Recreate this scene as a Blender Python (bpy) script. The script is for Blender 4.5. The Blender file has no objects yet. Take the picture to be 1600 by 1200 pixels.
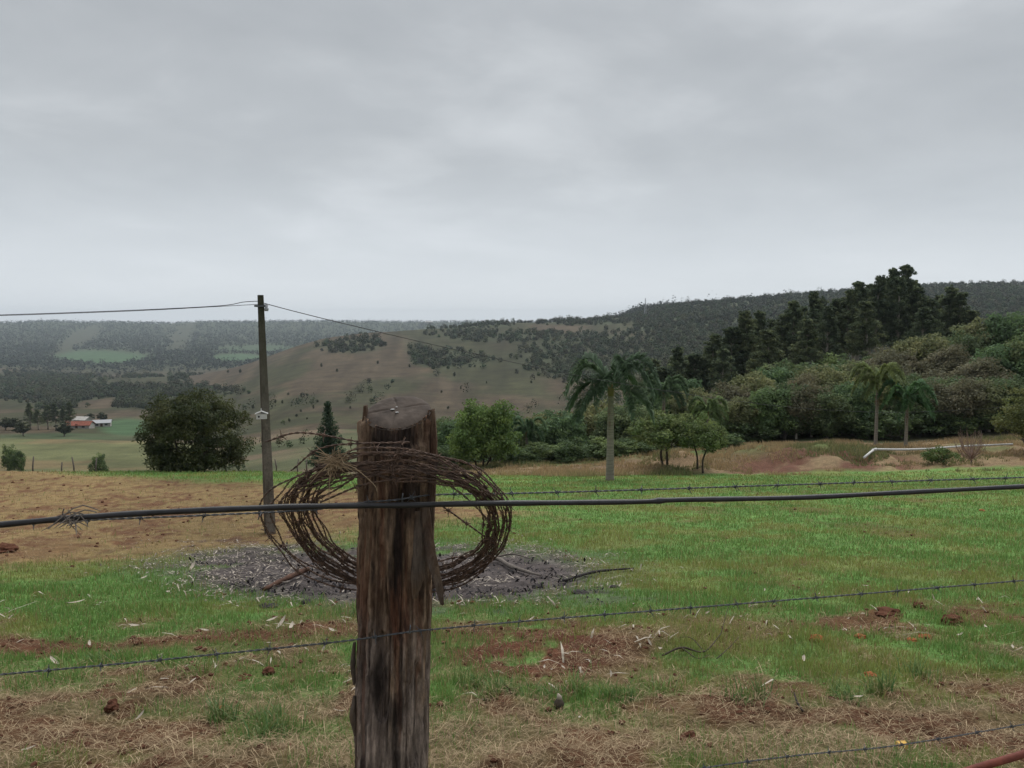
import bpy, math, random
import numpy as np
from mathutils import Vector

# ------------------------------------------------------------------ camera, sky, sun, exposure
S = bpy.context.scene
COL = S.collection
FPX, PITCH, ZC = 1209.0, math.radians(4.5), 1.75      # focal length in photo pixels, tilt, eye height
cp, sp = math.cos(PITCH), math.sin(PITCH)
cam_d = bpy.data.cameras.new('camera'); cam = bpy.data.objects.new('camera', cam_d); COL.objects.link(cam)
cam.location = (0, 0, ZC); cam.rotation_euler = (math.pi/2 - PITCH, 0, 0)
cam_d.sensor_fit = 'HORIZONTAL'; cam_d.sensor_width = 36.0; cam_d.lens = 36.0*FPX/1600.0
cam_d.clip_start = 0.05; cam_d.clip_end = 40000
S.camera = cam

SUN_EL, SUN_AZ = math.radians(58), math.radians(14)    # azimuth from +Y towards +X
W = bpy.data.worlds.new('World'); S.world = W; W.use_nodes = True
nt = W.node_tree; nt.nodes.clear()
def N(t, kind, **kw):
    n = t.nodes.new(kind)
    for k, v in kw.items():
        if k.startswith('i_'): n.inputs[k[2:]].default_value = v
        else: setattr(n, k, v)
    return n
def mth(t, op, a, b=None):
    n = t.nodes.new('ShaderNodeMath'); n.operation = op
    for i, q in enumerate((a, b)):
        if q is None: continue
        if isinstance(q, (int, float)): n.inputs[i].default_value = q
        else: t.links.new(q, n.inputs[i])
    return n.outputs[0]
def mixc(t, f, a, b, mode='MIX'):
    n = t.nodes.new('ShaderNodeMix'); n.data_type = 'RGBA'; n.blend_type = mode
    for idx, q in ((0, f), (6, a), (7, b)):
        if isinstance(q, (int, float)): n.inputs[idx].default_value = q
        elif isinstance(q, tuple): n.inputs[idx].default_value = (*q, 1) if len(q) == 3 else q
        else: t.links.new(q, n.inputs[idx])
    return n.outputs[2]
def ramp(t, fac, stops):
    n = t.nodes.new('ShaderNodeValToRGB'); e = n.color_ramp.elements
    while len(e) < len(stops): e.new(0.5)
    for i, (p, c) in enumerate(stops):
        e[i].position = p; e[i].color = (*c, 1) if isinstance(c, tuple) else (c, c, c, 1)
    t.links.new(fac, n.inputs[0]); return n.outputs[0]
tc = N(nt, 'ShaderNodeTexCoord'); sep = N(nt, 'ShaderNodeSeparateXYZ'); nt.links.new(tc.outputs['Generated'], sep.inputs[0])
az = mth(nt, 'ABSOLUTE', sep.outputs[2])
den = mth(nt, 'ADD', az, 0.16)
comb = N(nt, 'ShaderNodeCombineXYZ')
nt.links.new(mth(nt, 'DIVIDE', sep.outputs[0], den), comb.inputs[0]); nt.links.new(mth(nt, 'DIVIDE', sep.outputs[1], den), comb.inputs[1])
n1 = N(nt, 'ShaderNodeTexNoise', i_Scale=0.55, i_Detail=5.0, i_Roughness=0.5, i_Distortion=0.5); nt.links.new(comb.outputs[0], n1.inputs['Vector'])
n2 = N(nt, 'ShaderNodeTexNoise', i_Scale=1.9, i_Detail=6.0, i_Roughness=0.55, i_Distortion=0.3); nt.links.new(comb.outputs[0], n2.inputs['Vector'])
fac = mth(nt, 'ADD', mth(nt, 'MULTIPLY', n1.outputs[0], 0.72), mth(nt, 'MULTIPLY', n2.outputs[0], 0.28))
cloud = ramp(nt, fac, [(0.35, (0.196, 0.208, 0.218)), (0.50, (0.244, 0.256, 0.266)), (0.63, (0.335, 0.347, 0.358))])
hz = ramp(nt, az, [(0.0, 1.0), (0.07, 0.75), (0.2, 0.12), (0.32, 0.0)])
cloud = mixc(nt, hz, cloud, (0.390, 0.414, 0.440))
sky = N(nt, 'ShaderNodeTexSky'); sky.sky_type = 'NISHITA'; sky.sun_disc = False
sky.sun_elevation = SUN_EL; sky.sun_rotation = SUN_AZ
bg1 = N(nt, 'ShaderNodeBackground', i_Strength=0.06); nt.links.new(sky.outputs[0], bg1.inputs[0])
bg2 = N(nt, 'ShaderNodeBackground', i_Strength=1.0); nt.links.new(cloud, bg2.inputs[0])
mx = N(nt, 'ShaderNodeMixShader', i_Fac=0.95); nt.links.new(bg1.outputs[0], mx.inputs[1]); nt.links.new(bg2.outputs[0], mx.inputs[2])
wo = N(nt, 'ShaderNodeOutputWorld'); nt.links.new(mx.outputs[0], wo.inputs[0])

sun_d = bpy.data.lights.new('sun', 'SUN'); sun = bpy.data.objects.new('sun', sun_d); COL.objects.link(sun)
sun_d.energy = 1.5; sun_d.angle = math.radians(70); sun_d.color = (1.0, 0.975, 0.94)
sdir = Vector((math.cos(SUN_EL)*math.sin(SUN_AZ), math.cos(SUN_EL)*math.cos(SUN_AZ), math.sin(SUN_EL)))
sun.rotation_euler = (-sdir).to_track_quat('-Z', 'Y').to_euler(); sun.location = sdir*60

S.view_settings.view_transform = 'Standard'; S.view_settings.look = 'None'
S.view_settings.exposure = 1.0; S.view_settings.gamma = 1.0; S.view_settings.use_curve_mapping = False
S.render.engine = 'CYCLES'; cy = S.cycles
cy.use_denoising = True; cy.max_bounces = 4; cy.diffuse_bounces = 2; cy.glossy_bounces = 1
cy.transmission_bounces = 2; cy.volume_bounces = 0; cy.use_adaptive_sampling = True; cy.adaptive_threshold = 0.015
HAZE_DENSITY = 0.000095

# ------------------------------------------------------------------ helpers
rng = np.random.default_rng(7)
def ray(px, py):
    a = (px-800.0)/FPX; b = (600.0-py)/FPX
    return a, cp + b*sp, -sp + b*cp
def P(px, py, d):                        # the world point seen at a photo pixel, d metres ahead
    x, y, z = ray(px, py); return np.array((x/y*d, d, ZC + z/y*d))
def project(x, y, z):
    zz = z-ZC; dep = y*cp - zz*sp; up = y*sp + zz*cp
    return 800 + FPX*x/dep, 600 - FPX*up/dep
def _hash(xi, yi, seed):
    h = (xi*374761393 + yi*668265263 + seed*974126177) & 0xffffffff
    h = ((h ^ (h >> 13))*1274126177) & 0xffffffff
    h = ((h ^ (h >> 15))*2246822519) & 0xffffffff
    return ((h ^ (h >> 16)) & 0xffffff)/float(0xffffff)
def vnoise(x, y, seed=0):
    x = np.asarray(x, float); y = np.asarray(y, float)
    xf = np.floor(x); yf = np.floor(y); xi = xf.astype(np.int64); yi = yf.astype(np.int64)
    tx = x-xf; ty = y-yf; tx = tx*tx*(3-2*tx); ty = ty*ty*(3-2*ty)
    a = _hash(xi, yi, seed); b = _hash(xi+1, yi, seed); c = _hash(xi, yi+1, seed); d = _hash(xi+1, yi+1, seed)
    return (a*(1-tx)+b*tx)*(1-ty) + (c*(1-tx)+d*tx)*ty
def fbm(x, y, seed=0, oct=4, gain=0.5):
    s = 0; a = 1.0; t = 0
    x = np.asarray(x, float); y = np.asarray(y, float)
    for k in range(oct):
        s = s + a*vnoise(x*2**k + 17.3*k, y*2**k - 9.1*k, seed+k*13); t += a; a *= gain
    return s/t
def sstep(a, b, x):
    t = np.clip((x-a)/(b-a), 0, 1); return t*t*(3-2*t)

def mesh_np(name, V, faces, col=None, smooth=False):
    """faces: list of int arrays, each (n,k)"""
    me = bpy.data.meshes.new(name)
    V = np.asarray(V, np.float32); faces = [np.asarray(f, np.int32) for f in faces if len(f)]
    me.vertices.add(len(V)); me.vertices.foreach_set('co', V.ravel())
    idx = np.concatenate([f.ravel() for f in faces]); cnt = np.concatenate([np.full(len(f), f.shape[1], np.int32) for f in faces])
    me.loops.add(len(idx)); me.loops.foreach_set('vertex_index', idx)
    st = np.concatenate(([0], np.cumsum(cnt)[:-1])).astype(np.int32)
    me.polygons.add(len(cnt)); me.polygons.foreach_set('loop_start', st)
    me.update(calc_edges=True); me.validate()
    if col is not None:
        ca = me.color_attributes.new('Col', 'FLOAT_COLOR', 'POINT')
        c4 = np.ones((len(V), 4), np.float32); c4[:, :3] = col; ca.data.foreach_set('color', c4.ravel())
    me.polygons.foreach_set('use_smooth', np.full(len(me.polygons), smooth))
    return me
class MB:
    def __init__(s): s.V = []; s.F = {}; s.C = []; s.n = 0; s.hascol = False
    def add(s, V, F, c=None):
        V = np.asarray(V, float).reshape(-1, 3)
        for f in (F if isinstance(F, list) and not isinstance(F[0], tuple) else [F]):
            f = np.asarray(f, int)
            if len(f): s.F.setdefault(f.shape[1], []).append(f + s.n)
        s.V.append(V); s.n += len(V)
        if c is not None: s.hascol = True
        c = np.asarray((1, 1, 1) if c is None else c, float); s.C.append(np.broadcast_to(c, (len(V), 3)))
    def mesh(s, name, smooth=False):
        return mesh_np(name, np.concatenate(s.V), [np.concatenate(v) for v in s.F.values()], np.concatenate(s.C) if s.hascol else None, smooth)
    def box(s, lo, hi, c=None):
        x0, y0, z0 = lo; x1, y1, z1 = hi
        V = [(x0,y0,z0),(x1,y0,z0),(x1,y1,z0),(x0,y1,z0),(x0,y0,z1),(x1,y0,z1),(x1,y1,z1),(x0,y1,z1)]
        s.add(V, [(0,3,2,1),(4,5,6,7),(0,1,5,4),(1,2,6,5),(2,3,7,6),(3,0,4,7)], c)
    def tube(s, pts, rad, n=6, c=None, closed=False):
        V, F = tube(pts, rad, n, closed); s.add(V, F, c)
def tube(pts, rad, n=6, closed=False):
    p = np.asarray(pts, float); m = len(p); rad = np.broadcast_to(np.asarray(rad, float), (m,))
    if closed: t = np.roll(p, -1, 0)-np.roll(p, 1, 0)
    else: t = np.gradient(p, axis=0)
    t /= np.linalg.norm(t, axis=1)[:, None]+1e-12
    ref = np.array((0.0, 0, 1)) if abs(t[:, 2]).mean() < 0.8 else np.array((1.0, 0, 0))
    s1 = np.cross(t, ref); s1 /= np.linalg.norm(s1, axis=1)[:, None]+1e-9; s2 = np.cross(s1, t)
    a = np.arange(n)*2*math.pi/n
    V = p[:, None, :] + rad[:, None, None]*(np.cos(a)[None, :, None]*s1[:, None, :] + np.sin(a)[None, :, None]*s2[:, None, :])
    F = []; k = m if closed else m-1
    i = np.arange(k)[:, None]; j = np.arange(n)[None, :]; i2 = (i+1) % m; j2 = (j+1) % n
    F = np.stack(np.broadcast_arrays(i*n+j, i*n+j2, i2*n+j2, i2*n+j), -1).reshape(-1, 4)
    out = [F]
    V = V.reshape(-1, 3)
    if not closed:
        V = np.vstack((V, p[0], p[-1])); c0 = m*n; q = np.arange(n)
        out.append(np.stack((np.full(n, c0), (q+1) % n, q), 1)); out.append(np.stack((np.full(n, c0+1), (m-1)*n+q, (m-1)*n+(q+1) % n), 1))
    return V, out
def curve(ctrl, n):                      # smooth curve through control points (Catmull-Rom)
    c = np.asarray(ctrl, float); m = len(c)
    if m == 2: return c[0] + (c[1]-c[0])*np.linspace(0, 1, n)[:, None]
    e = np.vstack((2*c[0]-c[1], c, 2*c[-1]-c[-2])); t = np.linspace(0, m-1-1e-6, n); i = t.astype(int); f = (t-i)[:, None]
    a, b, d, g = e[i], e[i+1], e[i+2], e[i+3]
    return 0.5*(2*b + (d-a)*f + (2*a-5*b+4*d-g)*f**2 + (3*b-a-3*d+g)*f**3)
def obj(name, me, mat=None, parent=None, loc=None):
    o = bpy.data.objects.new(name, me); COL.objects.link(o)
    if mat is not None and me is not None and not me.materials: me.materials.append(mat)
    if parent is not None: o.parent = parent
    if loc is not None: o.location = loc
    return o
def tag(o, label, cat, group=None):
    o['label'] = label; o['category'] = cat
    if group: o['group'] = group
    return o
def thing(name, label, cat, loc, group=None, rotz=0.0, scale=None):
    o = bpy.data.objects.new(name, None); COL.objects.link(o); o.location = loc; o.rotation_euler = (0, 0, rotz)
    o.empty_display_size = 0.2
    if scale is not None: o.scale = scale
    return tag(o, label, cat, group)
ORD = ['leftmost', 'second', 'third', 'fourth', 'fifth', 'sixth', 'seventh', 'eighth', 'ninth', 'tenth', 'eleventh', 'twelfth', 'thirteenth', 'fourteenth',
       'fifteenth', 'sixteenth', 'seventeenth', 'eighteenth', 'nineteenth', 'twentieth', 'twenty-first', 'twenty-second', 'twenty-third', 'twenty-fourth',
       'twenty-fifth', 'twenty-sixth', 'twenty-seventh', 'twenty-eighth', 'twenty-ninth', 'thirtieth', 'thirty-first', 'thirty-second', 'thirty-third',
       'thirty-fourth', 'thirty-fifth', 'thirty-sixth', 'thirty-seventh', 'thirty-eighth', 'thirty-ninth', 'fortieth', 'forty-first', 'forty-second', 'forty-third', 'forty-fourth', 'forty-fifth', 'forty-sixth', 'forty-seventh', 'forty-eighth']
def nth(i): return 'leftmost' if i == 0 else ORD[i] + ' from the left'

# ------------------------------------------------------------------ materials
def material(name, build):
    m = bpy.data.materials.new(name); m.use_nodes = True; t = m.node_tree; t.nodes.clear()
    out = N(t, 'ShaderNodeOutputMaterial'); sh = build(t); t.links.new(sh, out.inputs[0]); return m
def princ(t, col, rough=0.8, spec=0.25, metal=0.0, normal=None):
    b = N(t, 'ShaderNodeBsdfPrincipled'); b.inputs['Roughness'].default_value = rough
    b.inputs['Specular IOR Level'].default_value = spec; b.inputs['Metallic'].default_value = metal
    if isinstance(col, tuple): b.inputs['Base Color'].default_value = (*col, 1)
    else: t.links.new(col, b.inputs['Base Color'])
    if normal is not None: t.links.new(normal, b.inputs['Normal'])
    return b.outputs[0]
def noise(t, scale, detail=4, rough=0.55, stretch=None, coord='Object'):
    tcn = N(t, 'ShaderNodeTexCoord'); v = tcn.outputs[coord]
    if stretch:
        mp = N(t, 'ShaderNodeMapping'); mp.inputs['Scale'].default_value = stretch; t.links.new(v, mp.inputs[0]); v = mp.outputs[0]
    n = N(t, 'ShaderNodeTexNoise', i_Scale=float(scale), i_Detail=float(detail), i_Roughness=rough); t.links.new(v, n.inputs['Vector']); return n.outputs[0]
def bump(t, h, strength=0.4, dist=0.02):
    b = N(t, 'ShaderNodeBump', i_Strength=strength, i_Distance=dist); t.links.new(h, b.inputs['Height']); return b.outputs[0]
def attr(t):
    a = N(t, 'ShaderNodeAttribute', attribute_name='Col'); return a.outputs['Color']
def m_ground(t):
    a = attr(t); n = noise(t, 3.0, 6, 0.65); nf = noise(t, 26.0, 5, 0.7); nb_ = noise(t, 0.045, 8, 0.7)
    a = mixc(t, 1.0, a, ramp(t, nb_, [(0.34, 0.70), (0.66, 1.30)]), 'MULTIPLY')
    c = mixc(t, 1.0, a, ramp(t, n, [(0.3, 0.72), (0.7, 1.28)]), 'MULTIPLY')
    c = mixc(t, 1.0, c, ramp(t, nf, [(0.3, 0.66), (0.7, 1.34)]), 'MULTIPLY')
    return princ(t, c, 0.95, 0.1, normal=bump(t, nf, 0.8, 0.04))
def leafy(tr=0.28):
    def f(t):
        a = attr(t)
        oi = N(t, 'ShaderNodeObjectInfo'); v = ramp(t, oi.outputs['Random'], [(0.0, (0.82, 0.84, 0.86)), (0.5, (1.0, 1.0, 1.0)), (1.0, (1.2, 1.12, 1.02))])
        c = mixc(t, 1.0, a, v, 'MULTIPLY')
        d = N(t, 'ShaderNodeBsdfDiffuse'); tl = N(t, 'ShaderNodeBsdfTranslucent'); t.links.new(c, d.inputs[0]); t.links.new(c, tl.inputs[0])
        g = N(t, 'ShaderNodeBsdfGlossy', i_Roughness=0.5); g.inputs[0].default_value = (0.6, 0.65, 0.65, 1)
        m1 = N(t, 'ShaderNodeMixShader', i_Fac=tr); t.links.new(d.outputs[0], m1.inputs[1]); t.links.new(tl.outputs[0], m1.inputs[2])
        m2 = N(t, 'ShaderNodeMixShader', i_Fac=0.025); t.links.new(m1.outputs[0], m2.inputs[1]); t.links.new(g.outputs[0], m2.inputs[2])
        return m2.outputs[0]
    return f
def plain_attr(t): return princ(t, attr(t), 0.9, 0.15)
def barky(c1, c2, scale=6, stretch=(1, 1, 0.15)):
    def f(t):
        n = noise(t, scale, 6, 0.65, stretch)
        return princ(t, ramp(t, n, [(0.3, c1), (0.7, c2)]), 0.9, 0.15, normal=bump(t, n, 0.5, 0.02))
    return f
def flat(c, rough=0.7, spec=0.25, var=0.25, scale=12.0, metal=0.0):
    def f(t):
        n = noise(t, scale, 5, 0.6)
        lo = tuple(q*(1-var) for q in c); hi = tuple(min(1, q*(1+var)) for q in c)
        return princ(t, ramp(t, n, [(0.3, lo), (0.7, hi)]), rough, spec, metal, normal=bump(t, n, 0.15, 0.004))
    return f
def m_post(t):
    g = noise(t, 22.0, 8, 0.7, (1, 1, 0.10)); g2 = noise(t, 85.0, 6, 0.7, (1, 1, 0.14)); pt = noise(t, 11.0, 5, 0.65, (1, 1, 0.5))
    c = ramp(t, g, [(0.30, (0.026, 0.015, 0.011)), (0.43, (0.080, 0.047, 0.030)), (0.56, (0.125, 0.082, 0.053)), (0.72, (0.215, 0.155, 0.108))])
    c = mixc(t, ramp(t, pt, [(0.42, 0.0), (0.60, 0.75)]), c, mixc(t, g2, (0.055, 0.045, 0.040), (0.21, 0.175, 0.148)))     # weathered grey wood
    st = noise(t, 9.0, 6, 0.68, (1.3, 1.3, 0.42)); 
    c = mixc(t, ramp(t, st, [(0.54, 0.0), (0.66, 0.85)]), c, (0.013, 0.009, 0.009))                                        # charred black stains
    rd = noise(t, 3.3, 3, 0.5, (1, 1, 0.5))
    c = mixc(t, ramp(t, rd, [(0.55, 0.0), (0.72, 0.55)]), c, (0.115, 0.044, 0.026))
    c = mixc(t, 1.0, c, ramp(t, g2, [(0.3, 0.6), (0.7, 1.3)]), 'MULTIPLY')
    h = mth(t, 'ADD', g, mth(t, 'MULTIPLY', g2, 0.6))
    return princ(t, c, 0.88, 0.2, normal=bump(t, h, 1.0, 0.02))
def m_post_body(t):
    a = attr(t); g = noise(t, 30.0, 8, 0.72, (1, 1, 0.20)); g2 = noise(t, 110.0, 6, 0.75, (1, 1, 0.3))
    c = mixc(t, 1.0, a, ramp(t, g, [(0.34, 0.45), (0.66, 1.45)]), 'MULTIPLY'); c = mixc(t, 1.0, c, ramp(t, g2, [(0.32, 0.6), (0.68, 1.4)]), 'MULTIPLY')
    return princ(t, c, 0.88, 0.2, normal=bump(t, mth(t, 'ADD', g, mth(t, 'MULTIPLY', g2, 0.5)), 1.0, 0.015))
def m_rust(t):
    n = noise(t, 60, 5, 0.65)
    return princ(t, ramp(t, n, [(0.3, (0.040, 0.029, 0.024)), (0.55, (0.120, 0.077, 0.057)), (0.8, (0.24, 0.150, 0.105))]), 0.8, 0.3, normal=bump(t, n, 0.5, 0.001))
def m_pole(t):
    n = noise(t, 4, 7, 0.7, (1, 1, 0.35)); n2 = noise(t, 22, 5, 0.7)
    c = ramp(t, n, [(0.3, (0.075, 0.066, 0.056)), (0.55, (0.17, 0.15, 0.128)), (0.75, (0.27, 0.245, 0.215))])
    c = mixc(t, 1.0, c, ramp(t, n2, [(0.3, 0.7), (0.7, 1.25)]), 'MULTIPLY')
    tcn = N(t, 'ShaderNodeTexCoord'); sx = N(t, 'ShaderNodeSeparateXYZ'); t.links.new(tcn.outputs['Generated'], sx.inputs[0])
    moss = mth(t, 'MULTIPLY', ramp(t, sx.outputs[2], [(0.35, 0.0), (0.97, 1.0)]), ramp(t, n2, [(0.3, 0.5), (0.6, 1.0)]))
    c = mixc(t, moss, c, (0.035, 0.038, 0.022))
    return princ(t, c, 0.92, 0.1, normal=bump(t, n2, 0.5, 0.01))
MAT = {
 'ground': material('ground_soil_and_grass', m_ground), 'leaf': material('foliage', leafy(0.40)), 'grass': material('grass_blades', leafy(0.35)),
 'litter': material('dry_litter', plain_attr), 'far_leaf': material('far_canopy', plain_attr),
 'bark': material('grey_bark', barky((0.10, 0.085, 0.07), (0.27, 0.24, 0.20))), 'dark_bark': material('dark_bark', barky((0.035, 0.028, 0.022), (0.10, 0.08, 0.062))),
 'pale_bark': material('pale_bark', barky((0.20, 0.175, 0.14), (0.44, 0.40, 0.34))), 'palm_bark': material('palm_bark', barky((0.17, 0.145, 0.12), (0.34, 0.30, 0.26), 5, (0.3, 0.3, 4))),
 'post': material('old_post_wood', m_post), 'rust': material('rusty_wire', m_rust), 'pole': material('weathered_concrete', m_pole),
 'wire': material('galvanised_wire', flat((0.075, 0.08, 0.088), 0.55, 0.4, 0.4, 90, 0.3)), 'black': material('black_polythene', flat((0.018, 0.018, 0.021), 0.45, 0.4, 0.5, 30)),
 'line': material('power_cable', flat((0.03, 0.03, 0.033), 0.6)), 'white': material('white_paint', flat((0.56, 0.56, 0.55), 0.6, 0.3, 0.15)),
 'dark': material('dark_opening', flat((0.015, 0.015, 0.018), 0.7)), 'redpipe': material('rusty_red_pipe', flat((0.16, 0.045, 0.030), 0.7, 0.25, 0.4, 25)),
 'redroof': material('red_clay_tiles', flat((0.22, 0.075, 0.05), 0.85, 0.15, 0.35, 1.5)), 'stone': material('orange_stone', flat((0.33, 0.115, 0.05), 0.95, 0.1, 0.3, 25)),
 'clod': material('red_earth', flat((0.105, 0.048, 0.031), 0.97, 0.05, 0.35, 30)), 'yellow': material('yellow_sponge', flat((0.62, 0.38, 0.09), 0.85, 0.2, 0.12, 20)),
 'char': material('charred_wood', flat((0.030, 0.026, 0.026), 0.85, 0.2, 0.5, 14)), 'brownwood': material('scorched_wood', flat((0.085, 0.045, 0.031), 0.85, 0.15, 0.5, 9)),
 'greywood': material('dead_grey_twig', flat((0.15, 0.13, 0.115), 0.9, 0.1, 0.35, 20)), 'paleleaf': material('pale_dead_leaf', flat((0.40, 0.35, 0.285), 0.8, 0.2, 0.3, 25)),
 'steel': material('mast_steel', flat((0.30, 0.31, 0.33), 0.5, 0.4, 0.1, 2)), 'wallw': material('white_render', flat((0.42, 0.40, 0.37), 0.9, 0.1, 0.2, 1.0)),
 'pane': material('window_glass', flat((0.03, 0.035, 0.04), 0.15, 0.5, 0.1)),
}

# ------------------------------------------------------------------ terrain: height table in (bearing, distance)
def slope_at(py):
    x, y, z = ray(800, np.asarray(py, float)); return z/y
NEAR = [(3.0, 1200), (3.9, 1100), (5.4, 1000), (7.2, 940), (9.6, 890), (12.6, 850), (14.8, 830), (19, 800), (26, 771), (38, 751)]
NEARL = [(3.0, 1200), (3.9, 1102), (5.4, 1004), (7.2, 945), (9.6, 897), (12.6, 858), (16, 832), (20, 804), (27, 772), (36, 745)]
FAR = [(2500, 546), (3500, 522), (4400, 503), (5500, 508), (6500, 515)]
FARR = [(1800, 480), (3000, 500), (6500, 515)]
COLS = [
 (-500, NEARL+[(41,735),(75,790),(140,735),(220,690),(320,668),(420,655),(650,638),(900,612),(1300,588),(1800,568)]+FAR),
 (0,    NEARL+[(41,734),(75,790),(140,733),(220,690),(320,668),(420,655),(650,636),(900,612),(1300,588),(1800,568)]+FAR),
 (120,  NEARL+[(42,736),(75,790),(140,735),(220,692),(320,670),(420,656),(650,634),(900,606),(1250,585),(1500,592),(1900,566)]+FAR),
 (220,  NEARL+[(43,736),(75,785),(140,738),(220,695),(320,672),(420,656),(650,632),(900,600),(1200,588),(1500,592),(1900,566)]+FAR),
 (300,  NEARL+[(44,736),(75,780),(140,735),(220,700),(330,674),(450,652),(650,628),(900,600),(1100,588),(1400,596),(1900,566)]+FAR),
 (380,  NEARL+[(44,736),(72,765),(110,742),(180,708),(330,664),(450,644),(650,615),(900,585),(1100,569),(1400,590),(1900,566)]+FAR),
 (450,  NEARL+[(44,737),(66,755),(100,735),(170,700),(320,655),(450,630),(650,592),(900,558),(1080,543),(1400,580),(1900,562)]+FAR),
 (510,  NEAR+[(45,738),(62,748),(100,730),(170,695),(320,650),(450,622),(650,585),(900,543),(1080,525),(1400,570),(1900,560)]+FAR),
 (570,  NEAR+[(45,740),(60,745),(100,730),(170,696),(320,652),(450,622),(650,582),(900,538),(1100,517),(1400,560),(1900,556)]+FAR),
 (640,  NEAR+[(45,741),(58,738),(100,738),(170,700),(320,655),(450,624),(650,582),(900,535),(1150,511),(1500,550),(2200,550)]+FAR),
 (720,  NEAR+[(46,742),(56,732),(66,727),(110,740),(200,705),(330,662),(450,630),(650,585),(900,535),(1180,507),(1600,545),(2200,545)]+FAR),
 (800,  NEAR+[(46,743),(54,727),(66,722),(110,738),(200,705),(330,662),(450,630),(650,582),(900,532),(1200,504),(1700,535),(2300,540)]+FAR),
 (900,  NEAR+[(46,743),(54,725),(66,718),(110,728),(200,700),(330,658),(450,625),(650,578),(900,528),(1200,500),(1700,525),(2400,530)]+FAR),
 (1000, NEAR+[(45,743),(49,737),(54,715),(66,708),(110,700),(180,690),(330,640),(450,612),(650,565),(900,520),(1250,494)]+FARR),
 (1040, NEAR+[(45,743),(49,737),(54,711),(66,704),(110,690),(180,676),(330,632),(450,605),(650,555),(900,508),(1250,479)]+FARR),
 (1100, NEAR+[(45,743),(48,739),(53,706),(66,700),(110,670),(180,650),(330,622),(450,595),(650,548),(900,502),(1250,474)]+FARR),
 (1200, NEAR+[(45,742),(47,740),(52,701),(66,690),(110,632),(160,612),(330,600),(450,580),(650,540),(900,492),(1250,464)]+FARR),
 (1300, NEAR+[(44,742),(46,740),(51,701),(66,684),(110,600),(160,580),(330,580),(450,570),(650,530),(900,484),(1250,454)]+FARR),
 (1400, NEAR+[(44,741),(46,737),(55,705),(66,690),(110,585),(160,560),(330,570),(450,560),(650,525),(900,478),(1250,448)]+FARR),
 (1500, NEAR+[(43,740),(46,732),(55,702),(66,682),(110,575),(160,555),(330,565),(450,555),(650,520),(900,472),(1250,443)]+FARR),
 (1600, NEAR+[(43,738),(46,730),(55,697),(66,674),(110,570),(160,552),(330,560),(450,550),(650,515),(900,470),(1250,441)]+FARR),
 (2100, NEAR+[(43,738),(46,730),(55,697),(66,674),(110,570),(160,552),(330,560),(450,550),(650,515),(900,470),(1250,441)]+FARR)]
LU = np.linspace(math.log(3.0), math.log(6500), 900); GU = np.linspace(-1.1, 1.1, 561)
cu = np.array([(c[0]-800)/FPX/cp for c in COLS])
tab = np.array([np.interp(LU, np.log([a for a, _ in c[1]]), slope_at([b for _, b in c[1]])) for c in COLS])
TAB = np.stack([np.interp(GU, cu, tab[:, k]) for k in range(len(LU))], 1)
def gsm(A, s, axis):
    r = int(3*s)+1; k = np.exp(-0.5*(np.arange(-r, r+1)/s)**2); k /= k.sum()
    pad = [(0, 0), (0, 0)]; pad[axis] = (r, r); B = np.pad(A, pad, mode='edge')
    return np.apply_along_axis(lambda v: np.convolve(v, k, 'valid'), axis, B)
TAB = gsm(gsm(TAB, 4.0, 0), 3.2, 1)
def H(x, y):
    x = np.asarray(x, float); y = np.asarray(y, float); yc = np.maximum(y, 3.0)
    u = np.clip(x/yc, -1.09, 1.09); l = np.clip(np.log(yc), LU[0], LU[-1]-1e-6)
    fi = (u-GU[0])/(GU[1]-GU[0]); fj = (l-LU[0])/(LU[1]-LU[0]); i = np.clip(fi.astype(int), 0, len(GU)-2); j = np.clip(fj.astype(int), 0, len(LU)-2)
    a = fi-i; b = fj-j
    v = (TAB[i, j]*(1-a)+TAB[i+1, j]*a)*(1-b) + (TAB[i, j+1]*(1-a)+TAB[i+1, j+1]*a)*b
    z = ZC + yc*v
    z3 = ZC + 3.0*slope_at(1200)
    z = np.where(y < 3.0, z3*np.clip(y, -6, 3)/3.0, z)
    n = 0.10*(fbm(x*0.5, y*0.5, 3)-0.5)*sstep(2, 6, y)*(1-sstep(60, 100, y))
    n = n + sstep(120, 500, y)*y*0.006*(fbm(x/(60+y*0.06), y/(60+y*0.06), 9, 4)-0.5)
    bk = sstep(45.5, 47.5, y)*(1-sstep(54, 58, y))*sstep(0.08, 0.2, x/yc)
    n = n + bk*1.3*(fbm(x*0.45, y*0.45, 61, 4, 0.6)-0.5)
    return z+n
def on_ground(px, d):
    u = (px-800)/FPX
    for _ in range(6):
        z = float(H(u*d, d)); q, _py = project(u*d, d, z); u += (px-q)/FPX
    return np.array((u*d, d, float(H(u*d, d))))
def ground_at(px, py, dmax=48.0):        # first point of the field under a photo pixel
    ds = np.exp(np.linspace(math.log(2.2), math.log(dmax), 700)); x, y, z = ray(px, py)
    g = H(x/y*ds, ds) - (ZC + z/y*ds); k = np.argmax(g >= 0)
    d = ds[k] if g.max() >= 0 else dmax
    return np.array((x/y*d, d, float(H(x/y*d, d))))

def relief(x, y, cv=None):
    px, py, straw, och, soil, ash, w1, w2, w3 = covers(x, y) if cv is None else cv
    r_ = (0.09*(fbm(x*5, y*5, 31, 4, 0.6)-0.5)*np.maximum(soil, 0.35*och) + 0.03*(fbm(x*9, y*9, 32)-0.5) + 0.11*(fbm(x*2.1, y*3.2, 33, 4, 0.55)-0.5)*straw + 0.10*(fbm(x*1.6, y*0.9, 34, 4, 0.6)-0.5)*och)
    return r_*(y < 46)*(y > 1)
def HR(x, y, cv=None): return H(x, y) + relief(x, y, cv)
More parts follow.
